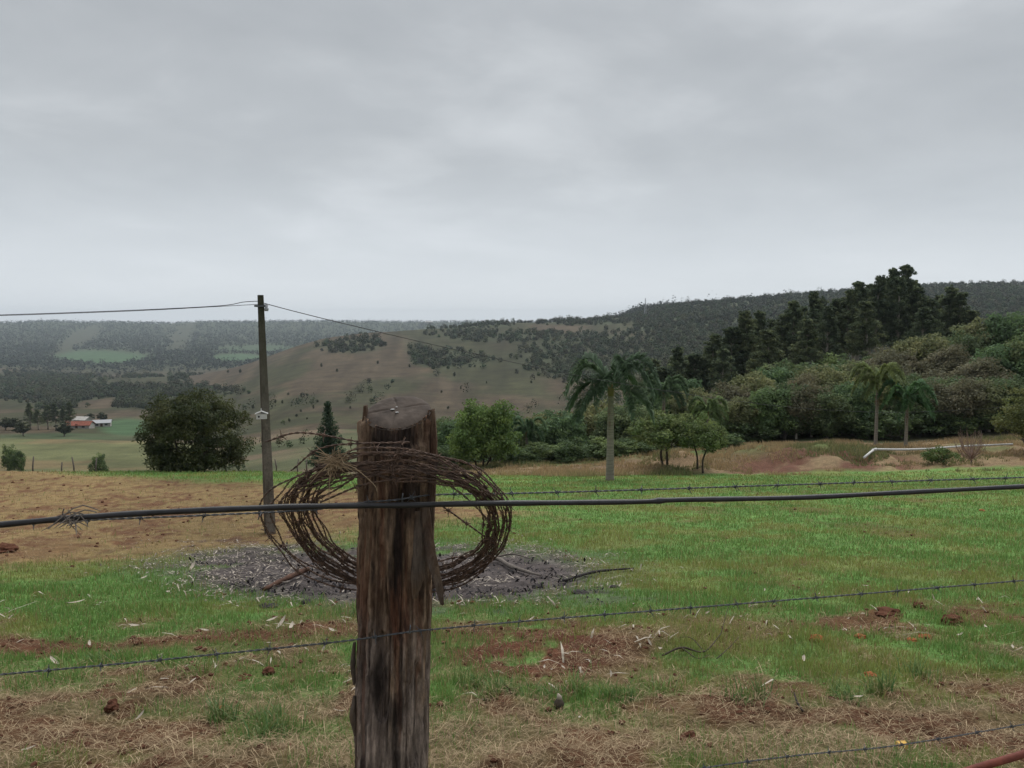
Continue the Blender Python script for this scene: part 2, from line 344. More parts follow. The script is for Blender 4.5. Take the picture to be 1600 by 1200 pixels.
# ground cover shares, as functions of the place: grass, straw, bare soil, ash
def ell(px, py, cx, cy, rx, ry, soft=0.35):
    return 1-sstep(1-soft, 1+soft, np.sqrt(((px-cx)/rx)**2+((py-cy)/ry)**2))
def covers(x, y):
    z = H(x, y); px, py = project(x, np.maximum(y, 2.5), z)
    w1 = fbm(x*0.7, y*0.7, 21)-0.5; w2 = fbm(x*2.6, y*2.6, 22)-0.5; w3 = fbm(x*7, y*7, 23)-0.5
    qx = px + 150*w1 + 60*w2; qy = py + (46*w1 + 40*w2 + 14*w3)*sstep(740, 900, py) + 6*w1
    # dry strip along the fence
    edge = np.interp(px, [0, 300, 560, 700, 900, 1100, 1300, 1600], [1035, 1050, 1075, 1110, 1105, 1085, 1095, 1075])
    straw = sstep(-28, 30, qy-edge)*(0.45+0.55*sstep(-0.14, 0.06, fbm(x*1.7, y*2.3, 24)-0.5+0.3*w3))
    straw = np.maximum(straw, 0.75*sstep(0.02, 0.16, w2+0.3*w3)*sstep(940, 1010, py))
    # mown ochre slope on the left
    right = np.interp(py, [735, 760, 800, 840, 860, 900], [330, 560, 800, 640, 470, 330])
    och = sstep(-60, 60, right-qx)*sstep(-5, 7, qy-np.interp(px, [0, 160, 500, 800], [728, 742, 762, 776]))*(1-sstep(-16, 20, qy-np.interp(px, [0, 440, 640], [888, 856, 812])))
    soil = np.maximum.reduce([ell(px+70*w1+50*w2, py+30*w2+14*w3, 850, 1018, 185, 52, 0.4)*sstep(-0.34, -0.06, w2+w3), 0.9*ell(qx, qy, 1430, 972, 240, 20)*sstep(-0.06, 0.1, w2), 0.9*sstep(-0.04, 0.16, w2+w1*0.6+0.06*(px < 560))*sstep(1020, 1090, py),
                              0.95*(1-sstep(5, 14, np.abs(qy-0.35*(46*w1+40*w2)-np.interp(px, [0, 560], [1008, 985]))))*(1-sstep(520, 640, px)),
                              0.75*ell(qx, qy, 180, 1075, 260, 36)*sstep(-0.1, 0.08, w2), 0.5*sstep(0.12, 0.24, w2)*sstep(800, 960, py), 0.45*sstep(0.13, 0.2, fbm(x*0.8, y*0.35, 27)-0.5+0.3*w2)*sstep(745, 770, py)])
    soil = np.maximum(soil, och*0.8*sstep(0.0, 0.16, 0.7*w2 + 0.7*w3 + 0.5*(fbm(x*1.1, y*0.35, 29)-0.5)))
    ash = ell(px+190*w1+130*w2+60*w3, py+20*w1+34*w2+22*w3, 615, 897, 370, 47, 0.34)
    return px, py, straw, och, soil, ash, w1, w2, w3
G_GRASS = np.array((0.120, 0.225, 0.060)); G_OLD = np.array((0.175, 0.200, 0.066)); G_STRAW = np.array((0.192, 0.130, 0.076)); G_OCHRE = np.array((0.240, 0.170, 0.078))
G_SOIL = np.array((0.122, 0.052, 0.031)); G_ASH = np.array((0.100, 0.085, 0.082))
def lerp(a, b, t): return a + (b-a)*np.asarray(t)[..., None]
def far_masks(x, y, px, py):
    """share of woodland and colour of the open land beyond the field"""
    n1 = fbm(x/(18+y*0.05), y/(18+y*0.05), 41, 5); n2 = fbm(x/(40+y*0.12), y/(40+y*0.12), 42, 4)
    qx = px + 60*(n1-0.5); qy = py + 16*(n2-0.5)
    wood = np.zeros_like(px)
    wood = np.maximum(wood, sstep(1500, 1900, y)*sstep(0.22, 0.36, n1)*(px < 1000))
    left = (px < 420)*sstep(420, 560, y)*(1-sstep(1400, 1600, y))
    wood = np.maximum(wood, left*sstep(0.50, 0.56, n2)*sstep(0.36, 0.48, n1)*(1-sstep(330, 420, px)))
    wood = np.maximum(wood, ell(qx, qy, 60, 600, 90, 26)*left); wood = np.maximum(wood, ell(qx, qy, 200, 612, 160, 11)*left)
    hill = (y > 380)*(y < 1400)
    wood = np.maximum(wood, hill*0.75*ell(qx, qy, 935, 558, 120, 36)); wood = np.maximum(wood, hill*0.8*ell(qx, qy, 545, 541, 46, 12))
    wood = np.maximum(wood, hill*0.7*ell(qx, qy, 690, 560, 90, 16)*sstep(0.42, 0.52, n1)); wood = np.maximum(wood, hill*0.6*ell(qx, qy, 800, 523, 120, 8)*sstep(0.45, 0.52, n1))
    wood = np.maximum(wood, (y > 1090)*(y < 1300)*ell(px, py, 690, 507, 115, 7)); wood = np.maximum(wood, (y > 1090)*(y < 1330)*ell(px, py, 905, 499, 95, 9))
    wood = np.maximum(wood, (px > 990)*(y > 600)*(y < 1700)*sstep(0.46, 0.58, n1 + 0.27*sstep(1060, 1260, px) + 0.22*sstep(950, 1150, y)))
    wood = np.maximum(wood, (px < 520)*(px > 150)*sstep(90, 150, y)*(1-sstep(250, 330, y))*sstep(0.55, 0.6, n1)*0.5)
    wood = np.maximum(wood, sstep(640, 700, px)*(1-sstep(1050, 1150, px))*sstep(85, 110, y)*(1-sstep(300, 380, y))*0.8)
    wood = np.maximum(wood, hill*0.06*sstep(0.40, 0.6, n2)*sstep(0.40, 0.55, n1)*(px > 330)); wood = np.maximum(wood, (px > 1060)*(y > 240)*(y < 600)*0.9)
    crop = np.maximum.reduce([ell(qx, qy, 150, 556, 75, 9)*(y > 1500), ell(qx, qy, 370, 559, 42, 6)*(y > 1500), ell(px, py, 200, 668, 42, 14)*(y > 240)*(y < 500), 0.5*ell(px, py, 90, 683, 130, 6)*(y > 240)*(y < 500), 0.6*ell(qx, qy, 400, 545, 60, 6)*(y > 1500)])
    wood = wood*(1-np.clip(crop*1.6, 0, 1))
    return wood, crop, n1, n2
def ground_colour(x, y, z):
    px, py, straw, och, soil, ash, w1, w2, w3 = covers(x, np.minimum(y, 47))
    c = lerp(G_GRASS, G_OLD, sstep(-0.05, 0.2, w1+0.5*w2)*0.8)
    c = lerp(c, G_OCHRE*(1+0.35*w2[..., None]), och); c = lerp(c, G_STRAW, straw*0.8); c = lerp(c, G_SOIL, soil); c = lerp(c, G_ASH*(1+1.6*w3[..., None]), ash)
    # beyond the field
    px, py = project(x, np.maximum(y, 2.5), z)
    wood, crop, n1, n2 = far_masks(x, y, px, py)
    bankc = lerp(np.array((0.225, 0.165, 0.095)), np.array((0.125, 0.062, 0.043)), (0.25+0.75*sstep(1100, 1190, px)*(1-sstep(1400, 1460, px)))*sstep(0.42, 0.56, fbm(x*0.35, y*0.35, 51)+0.10*sstep(1100, 1200, px)*(1-sstep(51, 54, y))-0.1*(px < 900)))
    bankc = lerp(bankc, np.array((0.10, 0.125, 0.045)), sstep(0.48, 0.6, fbm(x*0.2, y*0.2, 52))*sstep(49, 55, y))
    slope = lerp(np.array((0.135, 0.105, 0.068)), np.array((0.085, 0.092, 0.046)), sstep(0.42, 0.6, n1))
    brown = lerp(np.array((0.195, 0.140, 0.088)), np.array((0.12, 0.115, 0.055)), sstep(0.4, 0.62, n1))
    mead = np.array((0.155, 0.165, 0.075))*np.ones_like(c); mead = lerp(mead, np.array((0.23, 0.17, 0.09)), sstep(0.45, 0.6, n1)*0.8)
    sp_ = fbm(x/(3+y*0.012), y/(3+y*0.03), 47, 5, 0.65); brown = brown*(0.16+0.46*sp_[..., None])*np.array((0.95, 1.0, 1.0)); mead = mead*(0.50+0.45*sp_[..., None]); brown = lerp(brown, np.array((0.050, 0.058, 0.032)), sstep(1500, 1900, y)*0.8)
    far = np.where((y > 240)[..., None], brown, np.where((px < 330)[..., None], mead, slope))
    far = np.where(((px > 640) & (y < 62))[..., None], bankc, far)
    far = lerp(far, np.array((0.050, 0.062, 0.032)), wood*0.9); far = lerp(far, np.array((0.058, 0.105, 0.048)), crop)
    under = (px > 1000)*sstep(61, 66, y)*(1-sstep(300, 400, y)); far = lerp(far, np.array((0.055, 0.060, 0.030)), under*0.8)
    e = np.where(px < 640, 44.0, 46.0) + 2.0*(fbm(x*0.5, y*0.1, 71)-0.5)
    return lerp(c, far, sstep(-0.7, 0.7, y-e))
ys = np.concatenate((np.linspace(-25, 1.2, 16), np.exp(np.linspace(math.log(1.6), math.log(6500), 560))))
us = np.concatenate((np.linspace(-2.6, -0.86, 14), np.linspace(-0.84, 0.84, 430), np.linspace(0.86, 2.6, 14)))
GX = us[None, :]*(np.maximum(ys, 0)[:, None]+4.5); GY = np.repeat(ys[:, None], len(us), 1); GZ = H(GX, GY)
GZ = GZ + relief(GX, GY)
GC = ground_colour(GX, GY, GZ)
def ground_part(name, y0, y1):
    r0 = int(np.searchsorted(ys, y0)); r1 = min(int(np.searchsorted(ys, y1)), len(ys)-1); R = slice(r0, r1+1)
    V = np.stack((GX[R], GY[R], GZ[R]), -1).reshape(-1, 3); nr, nc = r1-r0+1, len(us)
    i = np.arange(nr-1)[:, None]; j = np.arange(nc-1)[None, :]
    F = np.stack((i*nc+j, i*nc+j+1, (i+1)*nc+j+1, (i+1)*nc+j), -1).reshape(-1, 4)
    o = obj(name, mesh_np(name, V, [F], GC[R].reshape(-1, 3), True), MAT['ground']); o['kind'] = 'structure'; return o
ground_part('field', -100, 46); ground_part('wooded_slope', 46, 130); ground_part('valley_hills', 130, 1450); ground_part('distant_ridge', 1450, 99999)

# ------------------------------------------------------------------ far woodland that reads as one mass
def ico(sub):
    import bmesh
    b = bmesh.new(); bmesh.ops.create_icosphere(b, subdivisions=sub, radius=1.0)
    V = np.array([v.co[:] for v in b.verts]); F = np.array([[v.index for v in f.verts] for f in b.faces]); b.free(); return V, F
ICO1, ICO2, ICO3 = ico(1), ico(2), ico(3)
def leaf_cloud(mb, r, cen, rad, n_per, size, cols, elong=1.8, droop=0.0, up=0.35, flatz=0.8, nup=0.25, nrand=0.7):
    cen = np.asarray(cen, float); m = len(cen); rad = np.broadcast_to(rad, (m,))
    ci = np.repeat(np.arange(m), n_per); n = len(ci)
    d = r.normal(0, 1, (n, 3)); d[:, 2] += up; d /= np.linalg.norm(d, axis=1)[:, None]
    p = cen[ci] + d*(rad[ci]*r.uniform(0.25, 1, n)**0.6)[:, None]*np.array((1, 1, flatz))
    nrm = d + nrand*r.normal(0, 1, (n, 3)) + np.array((0, 0, nup)); nrm /= np.linalg.norm(nrm, axis=1)[:, None]
    t = r.normal(0, 1, (n, 3)); t[:, 2] -= droop*3; t -= nrm*(t*nrm).sum(1)[:, None]; t /= np.linalg.norm(t, axis=1)[:, None]
    s = np.cross(nrm, t); L = (size[ci] if isinstance(size, np.ndarray) else size)*r.uniform(0.6, 1.3, n); Wd = L/elong
    V = np.stack((p-t*L[:, None]/2, p+s*Wd[:, None]/2, p+t*L[:, None]/2, p-s*Wd[:, None]/2), 1).reshape(-1, 3)
    F = np.arange(n*4).reshape(-1, 4)
    c = np.asarray(cols)[ci]*r.uniform(0.7, 1.3, (n, 1))
    mb.add(V, F, np.repeat(c, 4, 0))
def woodland(name, n, y0, y1, size, npl, leaf, tint, label, seed, pw=1.3):
    r = np.random.default_rng(seed)
    y = np.exp(r.uniform(math.log(y0), math.log(y1), n)); x = r.uniform(-0.80, 0.80, n)*y
    z = H(x, y); px, py = project(x, y, z); wood, crop, n1, n2 = far_masks(x, y, px, py)
    k = r.uniform(0, 1, n) < wood**pw; x, y, z, n1 = x[k], y[k], z[k], n1[k]; n = len(x)
    s = size*np.exp(r.normal(-0.1, 0.34, n))*(1+0.35*sstep(1800, 4000, y))
    base = np.array(tint)*r.uniform(0.75, 1.25, (n, 1))*(1+0.35*(r.uniform(0, 1, (n, 3))-0.5))*(0.7+0.6*n1[:, None])
    mb = MB(); leaf_cloud(mb, r, np.stack((x, y, z+s*0.75), 1), s, npl, leaf*np.clip(y/900.0, 0.42, 1.0) if y0 > 300 and y1 < 2000 else leaf, base, 1.35, 0.0, 0.5, 1.15, 0.55, 0.35)
    o = obj(name, mb.mesh(name), MAT['far_leaf']); o['kind'] = 'stuff'; tag(o, label, 'woodland')
woodland('ridge_woodland', 46000, 1450, 4800, 5.0, 11, 4.6, (0.030, 0.039, 0.026), 'hazy dark woodland covering the distant ridge and far valley', 61)
woodland('hill_woodland', 30000, 380, 1450, 2.9, 76, 1.8, (0.050, 0.060, 0.033), 'dark scrub and woodland massed across the nearer hills', 62)
woodland('hollow_scrub', 2600, 88, 380, 1.3, 60, 0.5, (0.060, 0.075, 0.034), 'low green scrub filling the hollow below the field', 63)

# ------------------------------------------------------------------ trees
def tint_clumps(r, m, base, alt, var=0.25):
    return lerp(np.array(base), np.array(alt), r.uniform(0, 1, m)**1.5)*r.uniform(1-var, 1+var, (m, 1))
def broadleaf(seed, h=8.0, rx=3.0, cb=0.3, ncl=90, npl=55, leaf=0.3, base=(0.045, 0.075, 0.022), alt=(0.09, 0.115, 0.035), stems=1, tr=0.16, shape='round', limbs=14, crad=0.85, elong=1.8):
    r = np.random.default_rng(seed); z0 = h*cb; cz = (z0+h)/2; rz = (h-z0)/2
    d = r.normal(0, 1, (ncl, 3)); d /= np.linalg.norm(d, axis=1)[:, None]; rr = r.uniform(0.25, 1, ncl)**0.45
    lump = 1 + (0.10 if shape == 'mound' else 0.25)*np.sin(3*np.arctan2(d[:, 1], d[:, 0])+seed) + 0.18*np.sin(5*d[:, 2]+2*seed)
    c = d*(rr*np.clip(lump, 0.7, 1.3))[:, None]*np.array((rx*0.86, rx*0.86, rz*0.9))
    if shape == 'umbrella': c[:, 2] = np.abs(c[:, 2])*1.35-rz*0.55-0.15*rz*np.hypot(c[:, 0], c[:, 1])/rx
    if shape == 'mound': c[:, 2] = np.abs(c[:, 2])*2.0-rz*0.95; c[:, 2] = np.minimum(c[:, 2], rz*0.98)
    if shape == 'dome': c[:, :2] *= (1-0.22*np.clip(-c[:, 2]/rz, 0, 1))[:, None]
    c[:, 2] += cz; c[:, 2] = np.minimum(c[:, 2], h-0.25*crad)
    crown = MB(); leaf_cloud(crown, r, c, crad*r.uniform(0.6, 1.15, ncl), npl, leaf, tint_clumps(r, ncl, base, alt), elong)
    tr_ = MB()
    top = c[r.permutation(ncl)[:limbs]]
    for s in range(stems):
        a = 6.28*s/stems+seed; off = np.array((math.cos(a), math.sin(a), 0))*(0.0 if stems == 1 else 0.16*rx)
        fork = off*2.0 + np.array((r.normal(0, 0.1), r.normal(0, 0.1), z0+(h-z0)*0.12)); mid = off*1.3+fork*0.5*np.array((0, 0, 1))+np.array((r.normal(0, 0.08), r.normal(0, 0.08), 0))
        pts = curve([off+np.array((0, 0, -0.25)), mid, fork], 9); tr_.tube(pts, np.linspace(tr*1.15, tr*0.75, 9)/math.sqrt(stems), 7)
        for q in top[s::stems]:
            m2 = fork*0.5+q*0.5+np.array((0, 0, -0.12*h*r.uniform(0, 1)))
            tr_.tube(curve([fork-np.array((0, 0, 0.1)), m2, q], 7), np.linspace(tr*0.5, 0.018, 7)/math.sqrt(stems), 5)
    return tr_.mesh('trunk', True), crown.mesh('crown')
def eucalypt(seed, h=20.0):
    r = np.random.default_rng(seed); tr_ = MB(); crown = MB()
    lean = r.normal(0, 0.25, 2); f = lambda t: np.array((lean[0]*t*t, lean[1]*t*t, h*t))
    tr_.tube([f(t)-np.array((0, 0, 0.3)) if t == 0 else f(t) for t in np.linspace(0, 0.97, 12)], np.linspace(0.30, 0.04, 12), 7)
    cen = []; rad = []
    for k in range(104):
        t = 0.24+0.745*r.uniform(0, 1)**0.7; w = 0.12+2.3*min(1, (t-0.06)/0.25)*((1-t)/0.76)**0.85
        a = r.uniform(0, 6.28); e = f(t)+np.array((math.cos(a)*w, math.sin(a)*w, 0.5*w*r.uniform(0.2, 1)))
        if k % 2 == 0: tr_.tube(curve([f(max(0.2, t-0.06)), (f(t)+e)/2, e], 5), np.linspace(0.05, 0.012, 5), 4)
        for q in range(3):
            g = f(t)*(1-(0.45+0.3*q))+e*(0.45+0.3*q)+r.normal(0, 0.25, 3); cen.append(g); rad.append(r.uniform(0.45, 0.85)*(0.4+0.6*min(1, w/1.4)))
    cen.append(f(0.985)); rad.append(0.28); cen.append(f(0.95)); rad.append(0.38)
    cols = tint_clumps(r, len(cen), (0.079, 0.110, 0.064), (0.172, 0.203, 0.100))
    leaf_cloud(crown, r, cen, np.array(rad)*0.72, 44, 0.36, cols, 2.6, 0.7, 0.1, 1.25)
    return tr_.mesh('trunk', True), crown.mesh('crown')
def conifer(seed, h=5.0, rx=1.5):
    r = np.random.default_rng(seed); tr_ = MB(); crown = MB()
    tr_.tube([(0, 0, -0.2), (0.02, 0, h*0.5), (0, 0, h*0.98)], [0.09, 0.06, 0.012], 7); cen = []; rad = []
    for k in range(13):
        t = 0.13+0.84*k/12; w = rx*1.2*(1-t)**1.0*r.uniform(0.8, 1.12)+0.03; nb = int(9-5*t); a0 = r.uniform(0, 6.28)
        for j in range(nb):
            a = a0+6.28*j/nb+r.normal(0, 0.12); e = np.array((math.cos(a)*w, math.sin(a)*w, h*t+0.22*w)); b = np.array((0, 0, h*t-0.05))
            tr_.tube([b, (b+e)/2-np.array((0, 0, 0.06*w)), e], [0.022, 0.015, 0.006], 4)
            for q in np.linspace(0.3, 1.0, max(2, int(w*4))): cen.append(b+(e-b)*q); rad.append(0.27)
    cen.append((0, 0, h)); rad.append(0.14)
    leaf_cloud(crown, r, cen, np.array(rad), 36, 0.20, tint_clumps(r, len(cen), (0.032, 0.062, 0.038), (0.050, 0.085, 0.045)), 3.0)
    return tr_.mesh('trunk', True), crown.mesh('crown')
def plant_tree(name, meshes, ref_h, ref_r, base, h, r, label, cat='tree', group=None, rot=None, bark='bark', parts=('trunk', 'crown')):
    o = thing(name, label, cat, base, group, random.uniform(0, 6.28) if rot is None else rot, (r/ref_r, r/ref_r, h/ref_h))
    obj(parts[0], meshes[0], MAT[bark], o); obj(parts[1], meshes[1], MAT['leaf'], o); return o
random.seed(5)
def height_to(base, py):                 # height at which something standing at base reaches photo row py
    a, b_, c_ = ray(800, py); return ZC + c_/b_*base[1] - base[2]

# palms
def frond_mesh(r, L, rise, droop, nl=60, leaf=0.55, col=(0.045, 0.095, 0.035), bunch=0.6):
    mb = MB(); t = np.linspace(0, 1, 14); x = L*(t - 0.22*t**3*droop); z = L*(rise*t - (rise+droop)*0.85*t**2.3)
    sp_ = np.stack((x, 0.05*L*np.sin(2.2*t), z), 1); mb.tube(sp_, np.linspace(0.035, 0.006, 14), 5, np.array(col)*1.5)
    for q in np.linspace(0.16, 1.0, nl):
        p = np.array([np.interp(q, t, sp_[:, k]) for k in range(3)]); tg = np.array([np.interp(min(1, q+.04), t, sp_[:, k])-np.interp(q-.04, t, sp_[:, k]) for k in range(3)]); tg /= np.linalg.norm(tg)
        for s in (-1, 1):
            for e in range(2):
                ll = leaf*(0.55+0.6*math.sin(math.pi*min(1, q*0.95)))*r.uniform(0.8, 1.15)
                side = np.array((0, s, 0))*(0.75) + tg*0.65 + np.array((0, 0, r.uniform(-0.35, 1.0))); side /= np.linalg.norm(side)
                m = p+side*ll*0.55; en = m+(side*0.8+np.array((0, 0, -0.35)))*ll*0.5; w = 0.034+0.016*r.uniform()
                wv = np.cross(side, (0, 0, 1)); wv = wv/(np.linalg.norm(wv)+1e-6)*w
                c = np.array(col)*r.uniform(0.7, 1.4); mb.add([p-wv*0.5, p+wv*0.5, m+wv, m-wv, en], [np.array([(0, 1, 2, 3)]), np.array([(3, 2, 4)])], c)
    return mb.mesh('frond')
def palm(label, base, top_py, crown_r, seed, col=(0.045, 0.095, 0.035), nfr=17, tr=0.19, dead=3, group=None, lean=0.0, up=0.9):
    r = np.random.default_rng(seed); h = height_to(base, top_py); th = h-crown_r*1.0
    o = thing('palm_tree', label, 'palm', base, group)
    mb = MB(); n = 40; t = np.linspace(0, 1, n); ring = 1+0.05*(np.arange(n) % 2)
    mb.tube(np.stack((lean*t**2, 0*t, -0.3+(th+0.3)*t), 1), tr*(1.15-0.42*t)*ring*(1+0.35*np.exp(-t*22)), 10); obj('trunk', mb.mesh('trunk', True), MAT['palm_bark'], o)
    cs = MB(); cs.tube([(lean, 0, th-0.25), (lean, 0, th+0.15), (lean, 0, th+0.6)], [tr*0.75, tr*0.95, tr*0.3], 8, (0.20, 0.16, 0.08)); obj('crownshaft', cs.mesh('crownshaft', True), MAT['litter'], o)
    ms = [frond_mesh(r, crown_r*1.2, ri, dr, 58, crown_r*0.32, col) for ri, dr in ((1.9, 0.25), (1.5, 0.35), (1.1, 0.45), (0.7, 0.6), (0.25, 0.7))]
    for k in range(nfr):
        lvl = min(4, int(k/nfr*5)); f = obj('frond', ms[lvl], MAT['leaf'], o, (lean, 0, th+0.25-0.04*lvl)); f.rotation_euler = (r.normal(0, 0.1), 0, k*2.399+r.normal(0, 0.12))
    if dead:
        dm = frond_mesh(r, crown_r*0.9, -1.2, 0.9, 18, crown_r*0.16, (0.20, 0.125, 0.075))
        for k in range(dead): f = obj('dead_frond', dm, MAT['leaf'], o, (lean, 0, th-0.05)); f.rotation_euler = (0, 0.35, -1.2+k*2.1); f.scale = (0.45, 0.6, 1)
    return o
b = on_ground(953, 38); palm('tall feather palm standing alone at the edge of the green field', b, 548, 2.05, 3, (0.105, 0.157, 0.092), 15, 0.18, 3)
b = on_ground(1036, 62); palm('dark green palm behind the pair of flat-topped trees', b, 585, 1.7, 8, (0.101, 0.157, 0.081), 13, 0.15, 4)
b = on_ground(1368, 60); palm('yellow-green palm with a long brown dead frond, left of the two by the white pipe', b, 566, 1.75, 11, (0.189, 0.231, 0.081), 14, 0.12, 4)
b = on_ground(1415, 58); palm('deep green palm with hanging dead fronds standing right of the yellow-green palm', b, 593, 1.75, 14, (0.098, 0.189, 0.081), 14, 0.12, 5)
b = on_ground(1105, 63); palm('small bright palm at the left end of the native wood', b, 620, 1.5, 19, (0.161, 0.231, 0.084), 12, 0.12, 2)
b = on_ground(823, 60); palm('short palm half hidden beside the big green tree behind the coil', b, 652, 1.4, 23, (0.098, 0.165, 0.077), 12, 0.12, 2)

# eucalyptus stand
EUC = [eucalypt(100+k, 20.0) for k in range(5)]
el = [(1016, 560, 104), (1040, 574, 98), (1060, 543, 106), (1085, 552, 108), (1110, 524, 108), (1126, 545, 102), (1142, 510, 112), (1166, 488, 112), (1186, 486, 116), (1200, 515, 104), (1216, 494, 118), (1236, 470, 116),
      (1256, 500, 106), (1272, 457, 120), (1290, 478, 112), (1302, 466, 122), (1322, 455, 120), (1338, 440, 124), (1352, 470, 110), (1365, 433, 124), (1390, 419, 126), (1401, 432, 122), (1413, 416, 126), (1430, 447, 122),
      (1438, 480, 108), (1452, 468, 120), (1478, 449, 126), (1495, 456, 124), (1510, 486, 122)]
el += [(1050, 560, 128), (1076, 556, 132), (1100, 542, 135), (1130, 530, 138), (1155, 512, 138), (1178, 504, 140), (1206, 500, 142), (1228, 490, 140), (1248, 478, 145), (1284, 466, 146), (1312, 466, 146), (1332, 452, 148), (1358, 446, 150), (1378, 436, 150), (1425, 440, 150), (1444, 462, 148), (1466, 462, 150), (1488, 464, 148)]; el.sort()
for i, (px, tp, d) in enumerate(el):
    b = on_ground(px, d); h = height_to(b, tp)
    plant_tree('eucalyptus_tree', EUC[i % 5], 20.0, 1.0, b, h, 1.0+0.3*random.random(), f'tall dark eucalyptus in the stand above the native wood, {nth(i)}', 'tree', 'eucalyptus stand on the right slope', bark='pale_bark')

# native wood in front of the eucalypts
BRO = [broadleaf(200, 6.5, 2.9, 0.16, 190, 75, 0.33, (0.104, 0.150, 0.068), (0.198, 0.235, 0.104), crad=1.0), broadleaf(201, 6.5, 2.8, 0.18, 180, 70, 0.33, (0.150, 0.173, 0.079), (0.263, 0.263, 0.124), crad=1.0),
       broadleaf(202, 6.5, 2.6, 0.26, 160, 62, 0.30, (0.155, 0.151, 0.088), (0.254, 0.222, 0.139), crad=0.95), broadleaf(203, 6.5, 3.0, 0.14, 200, 75, 0.34, (0.088, 0.147, 0.070), (0.165, 0.242, 0.092), crad=1.0)]
kinds = ['dark green', 'olive green', 'brownish thin-leaved', 'deep green']
nat = [(1160, 622, 66, 2.2, 1), (1198, 612, 66, 2.2, 3), (1226, 600, 67, 2.3, 0), (1244, 606, 66, 2.0, 2), (1268, 600, 67, 2.2, 2), (1292, 612, 66, 2.2, 0), (1330, 602, 68, 2.3, 3), (1352, 590, 72, 2.4, 1), (1392, 582, 74, 2.4, 0), (1432, 588, 70, 2.4, 0), (1470, 598, 67, 2.4, 2), (1510, 592, 67, 2.5, 2), (1545, 596, 67, 2.4, 1), (1580, 590, 67, 2.5, 0),
       (1146, 600, 70, 3.0, 2), (1172, 584, 72, 3.0, 1), (1205, 580, 76, 3.2, 3), (1232, 566, 78, 3.4, 0), (1252, 585, 70, 2.8, 2), (1275, 572, 74, 3.0, 1), (1300, 575, 82, 3.2, 3), (1316, 600, 70, 2.6, 0), (1340, 566, 80, 3.2, 1),
       (1372, 552, 84, 3.6, 2), (1395, 545, 90, 3.6, 2), (1420, 530, 92, 3.6, 1), (1448, 524, 92, 3.6, 1), (1455, 580, 74, 3.2, 2), (1480, 540, 86, 3.4, 2), (1490, 590, 72, 3.0, 0), (1505, 522, 92, 3.4, 0), (1525, 560, 76, 3.4, 2), (1538, 500, 94, 3.6, 1),
       (1560, 545, 78, 3.4, 3), (1578, 496, 92, 3.6, 3), (1600, 530, 78, 3.4, 0), (1612, 503, 92, 3.6, 1), (1640, 520, 80, 3.6, 3), (1680, 500, 84, 3.8, 0)]
nat.sort()
for i, (px, tp, d, r_, k) in enumerate(nat):
    b = on_ground(px, d); h = height_to(b, tp)
    plant_tree('woodland_tree', BRO[k], 6.5, 2.9, b, h, r_*0.92, f'{kinds[k]} rounded tree of the native wood on the right, {nth(i)}', 'tree', 'native wood on the right', bark='pale_bark' if k in (1, 2) else 'bark')
und = [(1130, 655, 66), (1165, 650, 66), (1190, 640, 68), (1218, 645, 68), (1285, 650, 67), (1310, 640, 68), (1345, 655, 67), (1385, 640, 67), (1440, 625, 68), (1470, 635, 67), (1500, 640, 67), (1535, 630, 67), (1565, 625, 67), (1598, 640, 67)]
SHR = [broadleaf(260+k, 3.5, 1.7, 0.03, 70, 60, 0.24, (0.096, 0.144, 0.062), (0.175, 0.236, 0.088), stems=3, tr=0.07, crad=0.6) for k in range(3)]
for i, (px, tp, d) in enumerate(und):
    b = on_ground(px, d); plant_tree('understorey_shrub', SHR[i % 3], 3.5, 1.7, b, height_to(b, tp), 1.9+0.6*random.random(), f'bushy shrub at the foot of the native wood, {nth(i)}', 'shrub', 'shrubs at the foot of the native wood')
for i, px in enumerate(range(1030, 1530, 34)):
    b = on_ground(px, 96+(i % 3)*4); plant_tree('slope_shrub', SHR[i % 3], 3.5, 1.7, b, 3.6+1.2*random.random(), 3.0, f'dark shrub under the eucalyptus stand, {nth(i)}', 'shrub', 'shrubs under the eucalyptus stand')
# trees behind the coil and the lone palm
mid = [(690, 655, 66, 2.0, 0), (716, 662, 64, 1.8, 3), (788, 646, 68, 2.2, 3), (808, 656, 66, 2.0, 0), (840, 650, 70, 2.2, 1), (858, 646, 72, 2.2, 3), (880, 652, 66, 2.2, 3), (905, 640, 72, 2.4, 1), (935, 628, 74, 2.4, 1), (962, 640, 68, 2.2, 0), (985, 632, 72, 2.4, 0), (1004, 618, 78, 2.4, 3), (1060, 598, 80, 2.6, 3), (1082, 608, 76, 2.4, 1), (1125, 622, 72, 2.4, 0)]
for i, (px, tp, d, r_, k) in enumerate(mid):
    b = on_ground(px, d); plant_tree('hollow_tree', BRO[k], 6.5, 2.9, b, height_to(b, tp), r_, f'{kinds[k]} tree in the hollow beyond the field, {nth(i)}', 'tree', 'trees in the hollow beyond the field')
for i, (px, tp) in enumerate([(684, 700), (712, 695), (790, 694), (815, 700), (838, 690), (862, 696), (888, 688), (912, 694), (938, 684), (966, 690), (990, 686), (1015, 682), (1130, 676)]):
    b = on_ground(px, 56.5 + (i % 3)*1.2); plant_tree('bank_bush', SHR[i % 3], 3.5, 1.7, b, max(1.0, height_to(b, tp)), 1.35+0.4*random.random(), f'low green bush at the back edge of the field, {nth(i)}', 'bush', 'bushes at the back edge of the field')
GRN = broadleaf(300, 4.6, 2.6, 0.04, 230, 95, 0.20, (0.092, 0.161, 0.053), (0.178, 0.259, 0.076), stems=3, tr=0.13, shape='round', crad=0.62)
b = on_ground(752, 55); plant_tree('leafy_tree', GRN, 4.6, 2.6, b, height_to(b, 630), 2.6, 'big fresh green bushy tree just right of the old fence post', bark='dark_bark')
